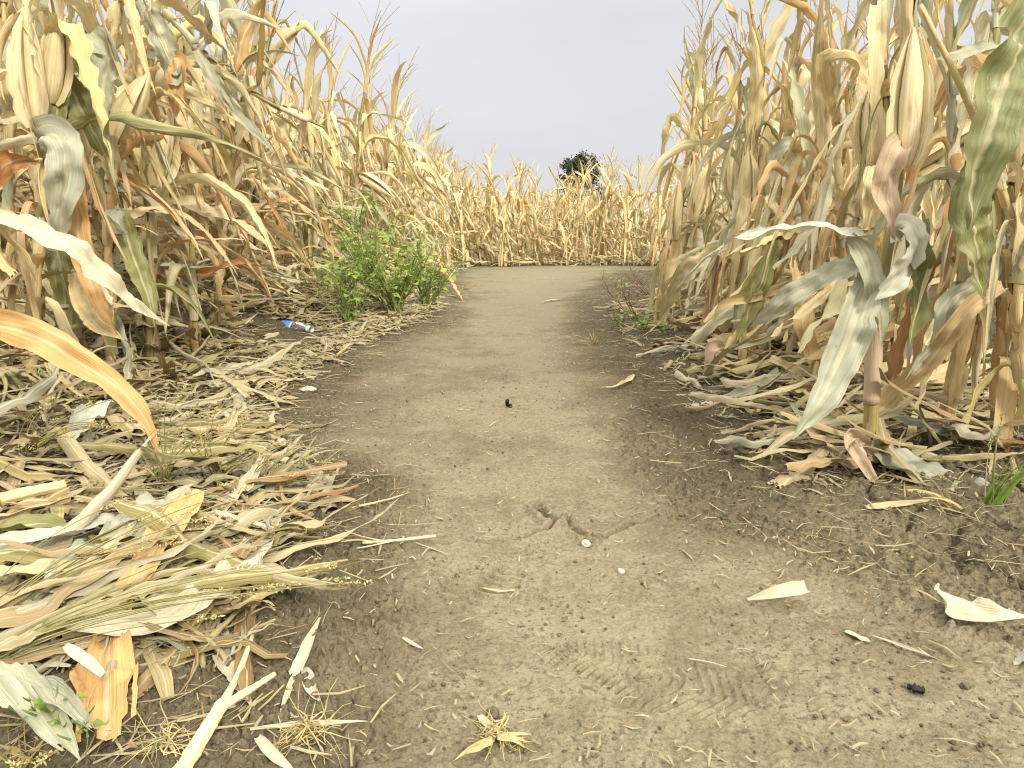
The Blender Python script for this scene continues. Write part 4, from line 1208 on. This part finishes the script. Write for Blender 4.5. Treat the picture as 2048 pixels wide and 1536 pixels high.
# ---- single fallen pieces traced from the photo
def lie(pxs, hw, mat, label, seed, lift=.012, cat='fallen leaf', name='fallen_leaf', **kw):
    pts = [gp(*p[:2], lift if len(p) < 3 else p[2]) for p in pxs]
    P = np.array(pts); c = P.mean(0); c[2] = gz(c[0], c[1])
    dummy = empty('tmp', c); 
    kw.setdefault('nh', (.05, -.35, 1))
    o = traced_leaf(pts, hw, mat, dummy, seed, name=name, **kw)
    o.parent = None; o.location = tuple(c); bpy.data.objects.remove(dummy)
    return tag(o, label, cat)
lie([(388, 985, .09), (335, 1060, .08), (275, 1150, .06), (215, 1225, .04)], .030, 'orange', 'smooth orange tan leaf strip lying on top of the heap at the lower left', 61, prof=([0, .1, .5, .9, 1], [.8, 1, .95, .7, .4]), C=.45, ruf=.06, fray=.2)
lie([(345, 1010, .05), (250, 1080, .05), (150, 1150, .045), (60, 1215, .04)], .055, 'grey', 'broad pale grey green leaf lying flat under the orange tan strip', 62, C=.7, ruf=.14)
lie([(545, 1040, .015), (490, 1125, .03), (400, 1200, .045), (290, 1248, .05), (80, 1245, .045)], .036, 'pale', 'long cream leaf curving out of the heap toward the path', 63, C=.6, ruf=.08)
lie([(236, 1205, .04), (218, 1300, .03), (214, 1400, .025), (210, 1475, .02)],   .044, 'orange', 'wide orange leaf sheath with a thick midrib at the lower left', 64, prof=([0, .2, .35, .6, 1], [.5, .8, .6, 1, .95]), C=.8, ruf=.35, rag=.12, fray=.7)
lie([(-10, 1330, .05), (60, 1400, .05), (120, 1470, .04), (160, 1520, .03)], .030, 'greyg', 'grey green leaf folded over in the lower left corner', 65, C=1.2, ruf=.3, rag=.12, fray=.7)
lie([(80, 1370, .06), (140, 1420, .07), (190, 1465, .05)], .022, 'grey', 'short whitish leaf piece with a curled end in the lower left corner', 66, C=1.5, ruf=.3, rag=.12, fray=.7)
lie([(-20, 1090, .07), (100, 1070, .07), (220, 1045, .06), (330, 1030, .05)], .022, 'white', 'narrow whitish leaf crossing the left heap from the rim', 67, C=.6, ruf=.08)
lie([(-20, 1150, .06), (80, 1138, .06), (190, 1125, .06)], .022, 'cream', 'flat cream leaf piece at the left rim below the narrow whitish leaf', 68, C=.5)
lie([(0, 1055, .06), (60, 1045, .06), (140, 1050, .06)], .026, 'olive', 'dark olive leaf piece at the left rim of the heap', 69, C=.7)
lie([(130, 1290, .06), (200, 1345, .06), (205, 1355, .05)], .009, 'white', 'small pale strip lying across the orange sheath', 70, C=.6)
lie([(425, 1215), (440, 1290), (465, 1350), (505, 1415)], .020, 'pale', 'curled cream husk strip on bare soil at the lower left', 71, lift=.01, C=1.1, ruf=.3, rag=.35, cat='husk', name='fallen_husk')
lie([(640, 1235), (615, 1290), (590, 1350)], .013, 'pale', 'pale wedge shaped husk on the soil left of the path centre', 72, lift=.01, prof=([0, .5, 1], [.15, .7, 1]), C=1.0, ruf=.05, cat='husk', name='fallen_husk')
lie([(588, 1350), (575, 1390), (560, 1432)], .006, 'pale', 'thin pale straw below the wedge shaped husk', 73, lift=.006, cat='straw', name='straw', C=1.2, ruf=.02)
lie([(610, 1335), (622, 1375), (640, 1405)], .010, 'white', 'small white husk flake beside the wedge shaped husk', 74, lift=.006, cat='husk', name='fallen_husk', C=.8)
lie([(1495, 1200, .008), (1550, 1188, .022), (1614, 1176, .028)], .016, 'pale', 'folded cream husk piece lying alone on the right of the path', 75, prof=([0, .4, .8, 1], [.2, .7, 1, .85]), C=.9, ruf=.05, rag=.02, cat='husk', name='fallen_husk', fray=0)
lie([(1868, 1180, .05), (1900, 1205, .03), (1960, 1228, .03), (2070, 1238, .035)], .026, 'pale', 'wavy cream leaf lying on cracked soil at the right rim', 76, C=.7, ruf=.3)
lie([(1735, 1015), (1800, 1008), (1870, 1000)], .011, 'cream', 'straight cream strip on the soil below the prop roots', 77, lift=.01, C=.6, ruf=.02)
lie([(1880, 772, .03), (1700, 778, .03), (1560, 786, .02), (1440, 812, .01)], .028, 'cream', 'long cream leaf lying flat behind the prop rooted stalk', 78, C=.5)
lie([(1385, 815), (1420, 806), (1432, 802)], .016, 'white', 'short white leaf end at the right edge of the path', 79, lift=.008, C=.4)
lie([(1560, 745, .05), (1490, 790, .03), (1400, 795, .01)], .030, 'greyg', 'dark grey green leaf lying beside the husk covered foot', 80, C=.8)
lie([(555, 785), (590, 758), (632, 735)], .008, 'pale', 'straight pale stem piece at the left path edge', 81, lift=.01, C=1.3, ruf=.02, cat='straw', name='straw')
lie([(240, 830, .02), (262, 850, .05), (285, 850, .03), (305, 838, .02)], .035, 'pink', 'pinkish shell shaped husk lying under the long orange leaf', 82, C=1.2, ruf=.1, cat='husk', name='fallen_husk', prof=([0, .3, .7, 1], [.4, 1, 1, .5]))
lie([(215, 800, .08), (165, 845, .05), (140, 890, .03)], .03, 'white', 'white torn leaf left of the pinkish husk', 83, C=.5)
lie([(440, 775, .03), (480, 800, .03), (460, 830, .02), (430, 850, .01)], .016, 'white', 'white looped husk strip on the left verge', 84, C=.7, cat='husk', name='fallen_husk')
lie([(500, 800), (470, 770, .05), (420, 735, .04), (385, 700, .03)], .018, 'cream', 'twisted cream husk with split ends on the left verge', 85, C=1.0, cat='husk', name='fallen_husk', fray=1)
lie([(360, 690, .04), (430, 675, .04), (520, 672, .03), (590, 705, .02)], .028, 'greyg', 'grey green leaf lying below the plastic bottle', 86, C=.7)
lie([(700, 560, .10), (770, 605, .06), (800, 660, .01)], .03, 'cream', 'cream leaf hanging to the ground through the tall green weeds', 87, C=.6)
lie([(870, 505, .30), (900, 560, .12), (925, 600, .01)], .045, 'orange', 'orange leaf spilling onto the path past the tall green weeds', 88, C=.8, ruf=.3, nh=(.3, -1, .4))
lie([(805, 1275), (825, 1288), (848, 1298)], .0035, 'white', 'thin white chip on the middle of the path, lower half', 89, lift=.006, cat='straw', name='straw', C=1)
lie([(1365, 1100), (1378, 1112), (1388, 1122)], .003, 'white', 'thin white chip right of the crack in the path', 90, lift=.006, cat='straw', name='straw', C=1)
lie([(1378, 1318), (1415, 1325), (1455, 1334)], .003, 'pale', 'thin straw right of the ringed shoe print', 91, lift=.006, cat='straw', name='straw', C=1)
lie([(1690, 1262), (1715, 1272), (1742, 1284)], .009, 'pale', 'small flat cream leaf end right of the folded husk', 92, lift=.006, C=.4)
lie([(1745, 1272), (1810, 1295), (1885, 1322)], .003, 'pale', 'long thin straw slanting across soil at the lower right', 93, lift=.006, cat='straw', name='straw', C=1)
lie([(500, 1460), (600, 1450), (745, 1442)], .005, 'pale', 'long pale straw lying level near the bottom edge', 94, lift=.01, cat='straw', name='straw', C=1.2)
lie([(515, 1475, .03), (540, 1510, .02), (590, 1545, .01)], .009, 'pale', 'curved pale husk strip at the bottom edge', 95, cat='husk', name='fallen_husk', C=1.2)
lie([(960, 1430), (970, 1445), (982, 1458)], .008, 'pale', 'stubby pale chip above the straw root clump', 96, lift=.008, cat='straw', name='straw', C=.8)
lie([(690, 1020, .008), (760, 1005, .012), (822, 984, .02)], .0055, 'cream', 'long cream stem slanting from the heap onto the path', 97, cat='straw', name='straw', C=1.6, ruf=.01)
lie([(1085, 605), (1100, 602), (1125, 598)], .016, 'cream', 'short straw lying across the far part of the path', 98, lift=.01, cat='straw', name='straw', C=1.2, ruf=.02)
lie([(1030, 1180), (1000, 1182), (960, 1175)], .0028, 'cream', 'thin straw lying over the wavy shoe print', 99, lift=.006, cat='straw', name='straw', C=1)
lie([(2060, 1300, .03), (2040, 1320, .01), (2015, 1328, .004)], .008, 'white', 'white stem end at the right rim of the photo', 100, cat='straw', name='straw', C=1.2)
lie([(1560, 905, .01), (1640, 950, .01), (1700, 985, .008)], .006, 'cream', 'thin curved husk strip left of the prop roots', 101, cat='husk', name='fallen_husk', C=1)
lie([(1270, 750, .01), (1240, 770, .01), (1200, 775, .01)], .012, 'cream', 'pale husk shred at the right edge of the path', 102, cat='husk', name='fallen_husk', C=.8)

# forked bare stalk piece in the foreground
def fallen_stalk(paths, label, seed, mat='stalk_pale', cat='corn stalk'):
    rng = np.random.default_rng(seed)
    c = gp(*paths[0][0][0][:2]); root = empty('fallen_stalk', c)
    for i, (pxs, r0, r1) in enumerate(paths):
        P = spline([gp(p[0], p[1], p[2]) for p in pxs], 18) - np.array(root.location)
        tube(P, np.linspace(r0, r1, 18) * (1 + .06 * rng.normal(0, 1, 18)), 9, tone=rng.random()).build('main_stem' if i == 0 else 'branch', M[mat], root)
    return tag(root, label, cat)
fallen_stalk([([(362, 1545, .012), (410, 1465, .014), (447, 1405, .016)], .0105, .0085), ([(447, 1405, .017), (480, 1340, .02), (505, 1270, .025)], .0055, .003), ([(450, 1410, .016), (500, 1380, .018), (550, 1348, .02)], .0065, .0035)], 'forked bare pale stalk lying at the bottom edge', 201)
fallen_stalk([([(0, 1000, .07), (60, 985, .07), (130, 970, .07)], .014, .011)], 'thick peeling stalk piece lying at the left rim of the heap', 202, 'stalk')
fallen_stalk([([(872, 1072, .02), (800, 1080, .015), (725, 1086, .01)], .0032, .0028), ([(770, 1083, .014), (720, 1072, .012), (690, 1060, .008)], .0018, .0012), ([(750, 1084, .013), (715, 1080, .012), (680, 1084, .008)], .0018, .0012), ([(790, 1081, .014), (740, 1092, .01), (712, 1097, .006)], .0018, .0012)], 'branched tassel stem lying left of the crack in the path', 203, 'stalk_pale', 'stem')
fallen_stalk([([(430, 1025, .04), (520, 1050, .03), (592, 1072, .01)], .0065, .005)], 'cream stalk piece poking out of the heap toward the path', 204, 'stalk_pale')

# straw root clump on the path near the bottom
def clump(cpx, n, L, label, seed, mat, cat='root clump', name='root_clump', flat=.35, arms=()):
    rng = np.random.default_rng(seed)
    c = gp(*cpx); root = empty(name, c)
    g = Geo()
    for k in range(n):
        a = rng.uniform(0, 6.28); l = L * rng.uniform(.4, 1)
        p0 = rng.normal(0, .006, 3); p0[2] = abs(p0[2]) + .004
        d = np.array([math.cos(a), math.sin(a), rng.uniform(0, flat)])
        t = np.linspace(0, 1, 7)[:, None]
        P = p0 + d * t * l + np.array([0, 0, -.9 * flat * l]) * t ** 2 + rng.normal(0, .35 * l, 3) * t ** 2 + rng.normal(0, .10 * l, 3) * np.sin(t * 5)
        P[:, 2] = np.maximum(P[:, 2], .002)
        tube(P, np.linspace(.0010, .0004, 7) * rng.uniform(.5, 1.5), 5, g, rng.random())
    g.build('root_tuft', M[mat], root)
    for (pxs, w, mt) in arms:
        P = [gp(*p) for p in pxs]
        traced_leaf(P, w, mt, root, seed + 3, (0, -.3, 1), 1.0, .2, .3, name='husk_arm', rag=.3, fray=.6)
    return tag(root, label, cat)
clump((990, 1478), 70, .035, 'straw coloured root clump with two husk arms on the path near the bottom edge', 301, 'grass_dry', arms=[([(985, 1480 + d, .010 + .002 * k), (945 - d, 1496 + d, .012), (903 + 9 * k, 1524 - 5 * k, .006)], .0034 + .001 * (k % 2), 'straw') for k, d in enumerate((-5, 0, 4, 8))] + [([(995, 1474 + d, .012), (1030, 1476 + 2 * d, .014), (1064 - 7 * k, 1480 + 4 * d, .006)], .0032, 'straw') for k, d in enumerate((-3, 1, 4))])
clump((1045, 1503), 12, .02, 'tiny straw tuft just right of the root clump', 302, 'grass_dry', 'straw tuft', 'straw_tuft')
clump((610, 1470), 60, .06, 'flat dried grass tuft with straw arms near the bottom edge', 303, 'grass_dry', 'grass tuft', 'dry_grass_tuft', .25)
clump((330, 1500), 40, .05, 'pale dried seed grass tuft at the bottom left', 304, 'grass_dry', 'grass tuft', 'dry_grass_tuft', .8)

# ------------------------------------------------------------------ grasses
def grass_tuft(foot, n, L, lean, label, seed, mats=('grass_dry', 'grass_olive', 'seedhead'), heads=.5, spread=.5, cat='grass', w=.0022, blades=True, name='grass_tuft'):
    rng = np.random.default_rng(seed)
    root = empty(name, foot)
    gb, gs, heads_ = Geo(), Geo(), []
    for k in range(n):
        a = rng.uniform(0, 6.28)
        d = nrm(np.array([math.cos(a) * spread, math.sin(a) * spread, 1.0]) + np.array(lean) * rng.uniform(.6, 1.2))
        l = L * rng.uniform(.5, 1.1); t = np.linspace(0, 1, 12)[:, None]
        P = rng.normal(0, .012, 3) * [1, 1, 0] + d * t * l + (np.array([lean[0], lean[1], -.55]) * .4 * l) * t ** 2.2
        if rng.random() < heads:
            tube(P, np.linspace(.0013, .0007, 12), 5, gs, rng.random())
            gh = Geo(); heads_.append(gh); tip, dr = P[-1], nrm(P[-1] - P[-3]); hl = rng.uniform(.03, .06)
            for j in range(46):
                s = rng.random(); q = tip + dr * hl * (s - .2); e = nrm(dr * .8 + rng.normal(0, .6, 3)) * rng.uniform(.004, .008)
                sd_ = nrm(np.cross(e, rng.normal(0, 1, 3))) * .0013
                gh.add([q, q + e * .5 + sd_, q + e, q + e * .5 - sd_], [(0, 1, 2, 3)], tone=rng.random())
        elif blades:
            S = np.tile(np.cross(d, [math.cos(a + 1.5), math.sin(a + 1.5), .2]), (12, 1))
            ribbon(P, S, w * np.linspace(1, .1, 12) * rng.uniform(.7, 1.6), .6, rng, 2, rag=0, tone=rng.random(), geo=gb)
    if gb.n: gb.build('blade_cluster', M[mats[0]], root)
    if gs.n: gs.build('stem_cluster', M[mats[1]], root)
    for gh in heads_: gh.build('seed_head', M[mats[2]], root)
    return tag(root, label, cat)
grass_tuft(gp(1985, 1005), 16, .20, (.15, -.05, 0), 'green grass tuft at the right rim beside the big grey green leaf', 401, ('grass', 'grass_olive', 'weed_seed'), .12, .35, w=.0032)
grass_tuft(gp(1905, 1010), 8, .12, (-.9, -.2, 0), 'dry bent grass with yellow blades below the prop roots', 402, ('grass_dry', 'grass_dry', 'seedhead'), .2, .6, w=.003)
grass_tuft(gp(430, 955, .02), 26, .20, (.5, -.2, 0), 'tan seed grass tuft where the heap meets the soil on the left', 403, heads=.6, spread=.7)
grass_tuft(gp(520, 990), 34, .16, (.7, -.1, 0), 'flattened tan grass tuft reaching over the path edge on the left', 404, heads=.35, spread=.6)
grass_tuft(gp(330, 960, .03), 18, .24, (.3, -.25, 0), 'olive seed grass growing out of the left heap', 405, ('grass_olive', 'grass_olive', 'seedhead'), .55, .5)
grass_tuft(gp(-30, 1330, .02), 16, .34, (1.6, .35, 0), 'olive grass stems slanting up to the right across the lower left heap', 406, ('grass_olive', 'grass_olive', 'seedhead'), .7, .25)
grass_tuft(gp(-20, 1250, .03), 12, .28, (.9, .6, 0), 'olive seed grass leaning in from the left rim', 407, ('grass_olive', 'grass_olive', 'seedhead'), .7, .3)
grass_tuft(gp(60, 900, .03), 16, .22, (.8, -.2, 0), 'tan seed grass at the left rim under the orange leaf', 408, heads=.7, spread=.5)
grass_tuft(gp(30, 1530), 30, .07, (.2, 0, 0), 'short yellow green grass in the bottom left corner', 409, ('grass_dry', 'grass', 'seedhead'), .1, .9)
grass_tuft(gp(930, 580), 26, .10, (.9, -.2, 0), 'yellow straw tuft at the left path edge past the weeds', 410, ('grass_dry', 'grass_dry', 'seedhead'), .1, 1.2, w=.004)
grass_tuft(gp(1185, 690), 26, .12, (-.8, -.2, 0), 'yellow straw tuft at the right path edge', 411, ('grass_dry', 'grass_dry', 'seedhead'), .1, 1.3, w=.003)
grass_tuft(gp(470, 700), 18, .12, (.2, -.2, 0), 'sparse olive grass on the left bank below the bottle', 412, ('grass_olive', 'grass', 'seedhead'), .2, .8)

# ------------------------------------------------------------------ green weeds
def weed(foot, h, n_br, spread, label, seed, n_leaf=60, seeds=400, lean=(0, 0), leaf=.018, group=None, mats=('weed_leaf', 'weed_leaf2', 'weed_seed', 'weed_stem'), name='green_weed', cat='weed'):
    rng = np.random.default_rng(seed)
    root = empty(name, foot)
    gs, gl, gl2, gd = Geo(), Geo(), Geo(), Geo()
    lines = []
    for k in range(n_br):
        a = rng.uniform(0, 6.28); sp = spread * rng.uniform(.3, 1.1)
        l = h * rng.uniform(.55, 1.05)
        t = np.linspace(0, 1, 14)[:, None]
        d = np.array([math.cos(a) * sp + lean[0], math.sin(a) * sp * .8 + lean[1], 1.0])
        P = rng.normal(0, .02, 3) * [1, 1, 0] + d * t * l * (1 - .15 * t) + .05 * l * np.sin(t * 5 + a) * np.array([math.sin(a), math.cos(a), 0])
        tube(P, np.linspace(.0035, .0012, 14) * (h / .5), 5, gs, rng.random()); lines.append(P)
        for j in range(rng.integers(3, 7)):
            i = rng.integers(3, 12); a2 = rng.uniform(0, 6.28); l2 = l * rng.uniform(.12, .35)
            d2 = nrm(np.array([math.cos(a2), math.sin(a2), .8]))
            t2 = np.linspace(0, 1, 7)[:, None]
            Q = P[i] + d2 * t2 * l2 + np.array([0, 0, .2 * l2]) * t2 ** 2
            tube(Q, np.linspace(.0016, .0008, 7), 4, gs, rng.random()); lines.append(Q)
    def lf(p, size, g):
        a = rng.uniform(0, 6.28); el = rng.uniform(-.5, .7)
        d = np.array([math.cos(a) * math.cos(el), math.sin(a) * math.cos(el), math.sin(el)])
        s = nrm(np.cross(d, [rng.normal(0, .3), rng.normal(0, .3), 1])); n = np.cross(s, d)
        w = size * rng.uniform(.36, .5)
        pts = [(0, 0), (.25, .45), (.42, 1.0), (.62, .72), (.8, .42), (1.0, 0)]
        V = []; 
        for (q, ww) in pts:
            V += [p + d * (size * (q + .3)) - n * size * .25 * q * q + s * w * ww * sgn + n * w * ww * .3 for sgn in (-1, 0, 1)]
        for i_, (q, ww) in enumerate(pts): V[i_ * 3 + 1] = p + d * (size * (q + .3)) - n * size * .25 * q * q
        g.add(V, quads_grid(6, 3), np.zeros((18, 2)), rng.random())
    for k in range(n_leaf):
        P = lines[rng.integers(len(lines))]; p = P[rng.integers(2, len(P))]
        big = rng.random() < .45
        lf(p, leaf * (rng.uniform(1.0, 1.9) if big else rng.uniform(.45, 1.0)), gl2 if rng.random() < .4 else gl)
    for k in range(seeds):
        P = lines[rng.integers(len(lines))]; i = int(len(P) * (1 - .75 * rng.random() ** 1.5)) - 1
        q = P[max(1, i)] + rng.normal(0, .008, 3); e = rng.normal(0, 1, 3); e = nrm(e) * rng.uniform(.003, .007)
        s = nrm(np.cross(e, rng.normal(0, 1, 3))) * .0022
        gd.add([q, q + e * .5 + s, q + e, q + e * .5 - s], [(0, 1, 2, 3)], tone=rng.random())
    gs.build('stem', M[mats[3]], root)
    if gl.n: gl.build('foliage', M[mats[0]], root)
    if gl2.n: gl2.build('young_foliage', M[mats[1]], root)
    if gd.n: gd.build('seed_cluster', M[mats[2]], root)
    return tag(root, label, cat, group)
weed(gp(790, 636), .74, 30, .72, 'tallest green weed, bushy, at the left edge of the path', 501, 620, 5200, leaf=.034)
weed(gp(695, 658), .64, 16, .60, 'green weed left of the tallest one, thin stems with small leaves', 502, 280, 2000, leaf=.031)
weed(gp(850, 618), .60, 20, .70, 'green weed leaning over the path behind the tallest weed', 503, 320, 2600, lean=(.12, -.05), leaf=.033)
weed(gp(745, 605), .95, 14, .42, 'slender green weed reaching highest behind the bushy ones', 504, 230, 1800, leaf=.034)
weed(gp(262, 640, .02), .36, 7, .35, 'green weed with round bright leaves between the left corn plants', 505, 190, 400, leaf=.030)
weed(gp(315, 610, .02), .30, 4, .35, 'few stemmed green weed right of the round leaved weed on the left', 506, 34, 120, lean=(.1, 0), leaf=.022)
weed(gp(660, 622), .44, 3, .18, 'single thin green weed stem near the bottle', 507, 34, 260, leaf=.020)
weed(gp(1285, 668), .16, 8, .6, 'low green weed at the foot of the slim right hand corn plant', 508, 60, 80, leaf=.020)
weed(gp(1240, 655), .13, 8, .8, 'spreading pale green weed on the right path edge', 509, 60, 120, leaf=.016)
weed(gp(1330, 672), .12, 5, .5, 'small green weed right of the slim corn plant', 510, 30, 20, leaf=.020)
weed(gp(1395, 620), .30, 4, .3, 'green weed with few leaves under the hanging straw leaf on the right', 511, 30, 40, leaf=.022)
weed(gp(1238, 590), .28, 3, .3, 'upright green weed at the right path edge farther off', 512, 24, 60, leaf=.03)
weed(gp(1265, 640), .34, 5, .8, 'reddish brown dry weed with thin twigs over the right path edge', 513, 0, 160, lean=(-.5, 0), mats=('dry_weed', 'dry_weed', 'dry_weed', 'dry_weed'), name='dry_weed')
weed(gp(1290, 590), .38, 4, .6, 'reddish brown dry weed farther along the right path edge', 514, 0, 120, lean=(-.7, 0), mats=('dry_weed', 'dry_weed', 'dry_weed', 'dry_weed'), name='dry_weed')
weed(gp(120, 1510, .01), .08, 5, .7, 'small dark green seedling in the bottom left corner', 515, 14, 0, leaf=.011)
weed(gp(90, 790, .03), .10, 3, .4, 'small green seedling beside seed grass at the left rim', 516, 12, 20, leaf=.012)

# ------------------------------------------------------------------ plastic bottle with a blue label
def bottle():
    rng = np.random.default_rng(9)
    p0 = gp(520, 652, .055); p1 = gp(650, 660, .055)
    c = (p0 + p1) / 2; root = empty('plastic_bottle', (c[0], c[1], gz(c[0], c[1])))
    off = np.array(root.location)
    d = nrm(p1 - p0); L = .28
    A = nrm(np.cross(d, [0, 0, 1])); B = np.cross(A, d)
    def shell(t0, t1, n, k, mat, name, parent, a0=0, a1=2 * np.pi, grow=1.0):
        t = np.linspace(t0, t1, n); a = np.linspace(a0, a1, k)
        r = .046 * np.interp(t, [0, .02, .06, .12, .62, .74, .86, .89, .93, .97], [.3, .8, .97, 1, 1, .86, .42, .38, .38, .38])
        rr = r[:, None] * grow * (1 + .10 * vnoise(t[:, None] * 9 + 0 * a[None], np.cos(a)[None] * 1.6 + np.sin(a)[None] * 1.1 + 0 * t[:, None], 6) + .02 * np.sin(t * 110)[:, None] * (t < .7)[:, None])
        ax = c - off - d * L / 2 + d * (t * L)[:, None]
        V = ax[:, None] + rr[..., None] * (A * np.cos(a)[:, None] + B * .8 * np.sin(a)[:, None])[None]
        g = Geo(); g.add(V.reshape(-1, 3), quads_grid(n, k), np.stack(np.broadcast_arrays(a[None] / 6.283, t[:, None]), -1).reshape(-1, 2))
        return g.build(name, M[mat], parent)
    shell(0, .93, 46, 33, 'plastic', 'bottle_body', root)
    lb = shell(.16, .60, 20, 33, 'label_white', 'label', root, grow=1.02)
    a0, a1 = math.radians(-60), math.radians(115)
    shell(.20, .56, 18, 20, 'label_blue', 'blue_panel', lb, a0, a1, 1.035)
    shell(.22, .28, 6, 20, 'label_navy', 'navy_band', lb, a0, a1, 1.05)
    shell(.42, .47, 6, 10, 'label_navy', 'navy_band', lb, a0, math.radians(40), 1.05)
    shell(.905, .99, 8, 33, 'cap', 'cap', root, grow=1.25)
    tag(root, 'crumpled clear plastic bottle with a blue and white label in the left litter', 'bottle')
bottle()

# ------------------------------------------------------------------ clods, pebbles and dark scraps
def lump(pxy, s, mat, label, cat, name, seed, flat=.7, elong=(1, 1)):
    rng = np.random.default_rng(seed)
    c = gp(*pxy); k = rng.uniform(0, 99)
    A, B = np.meshgrid(np.linspace(0, np.pi, 18), np.linspace(0, 2 * np.pi, 29), indexing='ij')
    q = np.stack([np.sin(A) * np.cos(B), np.sin(A) * np.sin(B), np.cos(A)], -1)
    r = 1 + .28 * vnoise(q[..., 0] * 1.8 + k + q[..., 2], q[..., 1] * 1.8 - q[..., 2] * 1.3, 3) + .10 * vnoise(q[..., 0] * 6 + k, q[..., 1] * 6 + q[..., 2] * 5, 4)
    V = q * r[..., None] * s * np.array([elong[0], elong[1], flat])
    V[..., 2] += s * flat * .55
    g = Geo(); g.add(V.reshape(-1, 3), quads_grid(18, 29)[:, ::-1])
    o = g.build(name, M[mat]); o.location = tuple(c)
    return tag(o, label, cat)
lump((1478, 908), .027, 'clod', 'rounded brown clod of soil beside a white leaf end on the right', 'soil clod', 'soil_clod', 1, .6, (1.3, .9))
lump((1110, 1052), .012, 'clod', 'small clod sitting in the crack across the path', 'soil clod', 'soil_clod', 2, .8)
lump((1172, 1090), .009, 'pebble', 'pale pebble below the crack on the right', 'pebble', 'pebble', 3, .7)
lump((1242, 1146), .007, 'pebble', 'tiny cream pebble right of the shoe prints', 'pebble', 'pebble', 4, .7)
lump((615, 782), .028, 'pebble', 'reddish pebble at the left edge of the path', 'pebble', 'pebble', 5, .4)
lump((985, 1431), .008, 'clod', 'dark crumb above the straw root clump', 'soil clod', 'soil_clod', 6, .8)
lump((1930, 1376), .006, 'clod', 'dark round crumb at the lower right', 'soil clod', 'soil_clod', 7, .8)
def dark_scrap(pts, r, label, seed):
    P = spline([gp(*p) for p in pts], 12); c = gp(*pts[0][:2])
    rng = np.random.default_rng(seed)
    o = tube(P - c, r * (1 + .35 * rng.normal(0, 1, 12)).clip(.4, 1.8), 6).build('dark_scrap', M['charcoal']); o.location = tuple(c)
    return tag(o, label, 'scrap')
dark_scrap([(1022, 812, .004), (1014, 808, .008), (1015, 801, .025)], .006, 'small black bent scrap on the middle of the path', 1)
dark_scrap([(1817, 1373, .004), (1832, 1377, .006), (1848, 1381, .004)], .0045, 'flat black scrap on soil at the lower right', 2)

# ------------------------------------------------------------------ far tree
def tree():
    rng = np.random.default_rng(21)
    D = 58.0
    c = at_d(1162, 345, D); foot = np.array([c[0], D, gz(c[0], D)])
    root = empty('tree', foot)
    top = at_d(1162, 305, D)[2] - foot[2]
    tr = Geo()
    tube(spline([(0, 0, -.2), (.05, 0, 1.2), (-.05, 0, 2.6), (.05, .05, 4.6)], 16), np.linspace(.2, .06, 16), 9, tr)
    ends = []
    for k in range(16):
        a = rng.uniform(0, 6.28); z0 = rng.uniform(1.6, 4.2); l = rng.uniform(.9, 1.8)
        P = spline([(0, 0, z0), (math.cos(a) * l * .5, math.sin(a) * l * .5, z0 + .5), (math.cos(a) * l, math.sin(a) * l, z0 + rng.uniform(.5, 1.2))], 8)
        tube(P, np.linspace(.06, .015, 8), 6, tr); ends.append(P[-1]); ends.append(P[5])
    tr.build('trunk', M['bark'], root)
    g = Geo()
    cl = [e + rng.normal(0, .2, 3) for e in ends] + [np.array([rng.normal(0, .75), rng.normal(0, .75), rng.uniform(top - 2.3, top - .3)]) for _ in range(60)]
    for q in cl:
        q[2] = min(q[2], top - .25)
        if (q[0] / 1.75) ** 2 + ((q[2] - (top - 1.5)) / 1.6) ** 2 > 1.0: q[0] *= .7
        n = rng.integers(70, 150); s = rng.uniform(.2, .38)
        for _ in range(n):
            p = q + rng.normal(0, s * .55, 3) ; e = nrm(rng.normal(0, 1, 3)) * rng.uniform(.09, .17)
            sd_ = nrm(np.cross(e, rng.normal(0, 1, 3))) * .06
            g.add([p, p + e * .5 + sd_, p + e, p + e * .5 - sd_], [(0, 1, 2, 3)], tone=rng.random())
    g.build('crown', M['tree_leaf'], root)
    tag(root, 'dark green leafy tree showing above the far corn', 'tree')
tree()
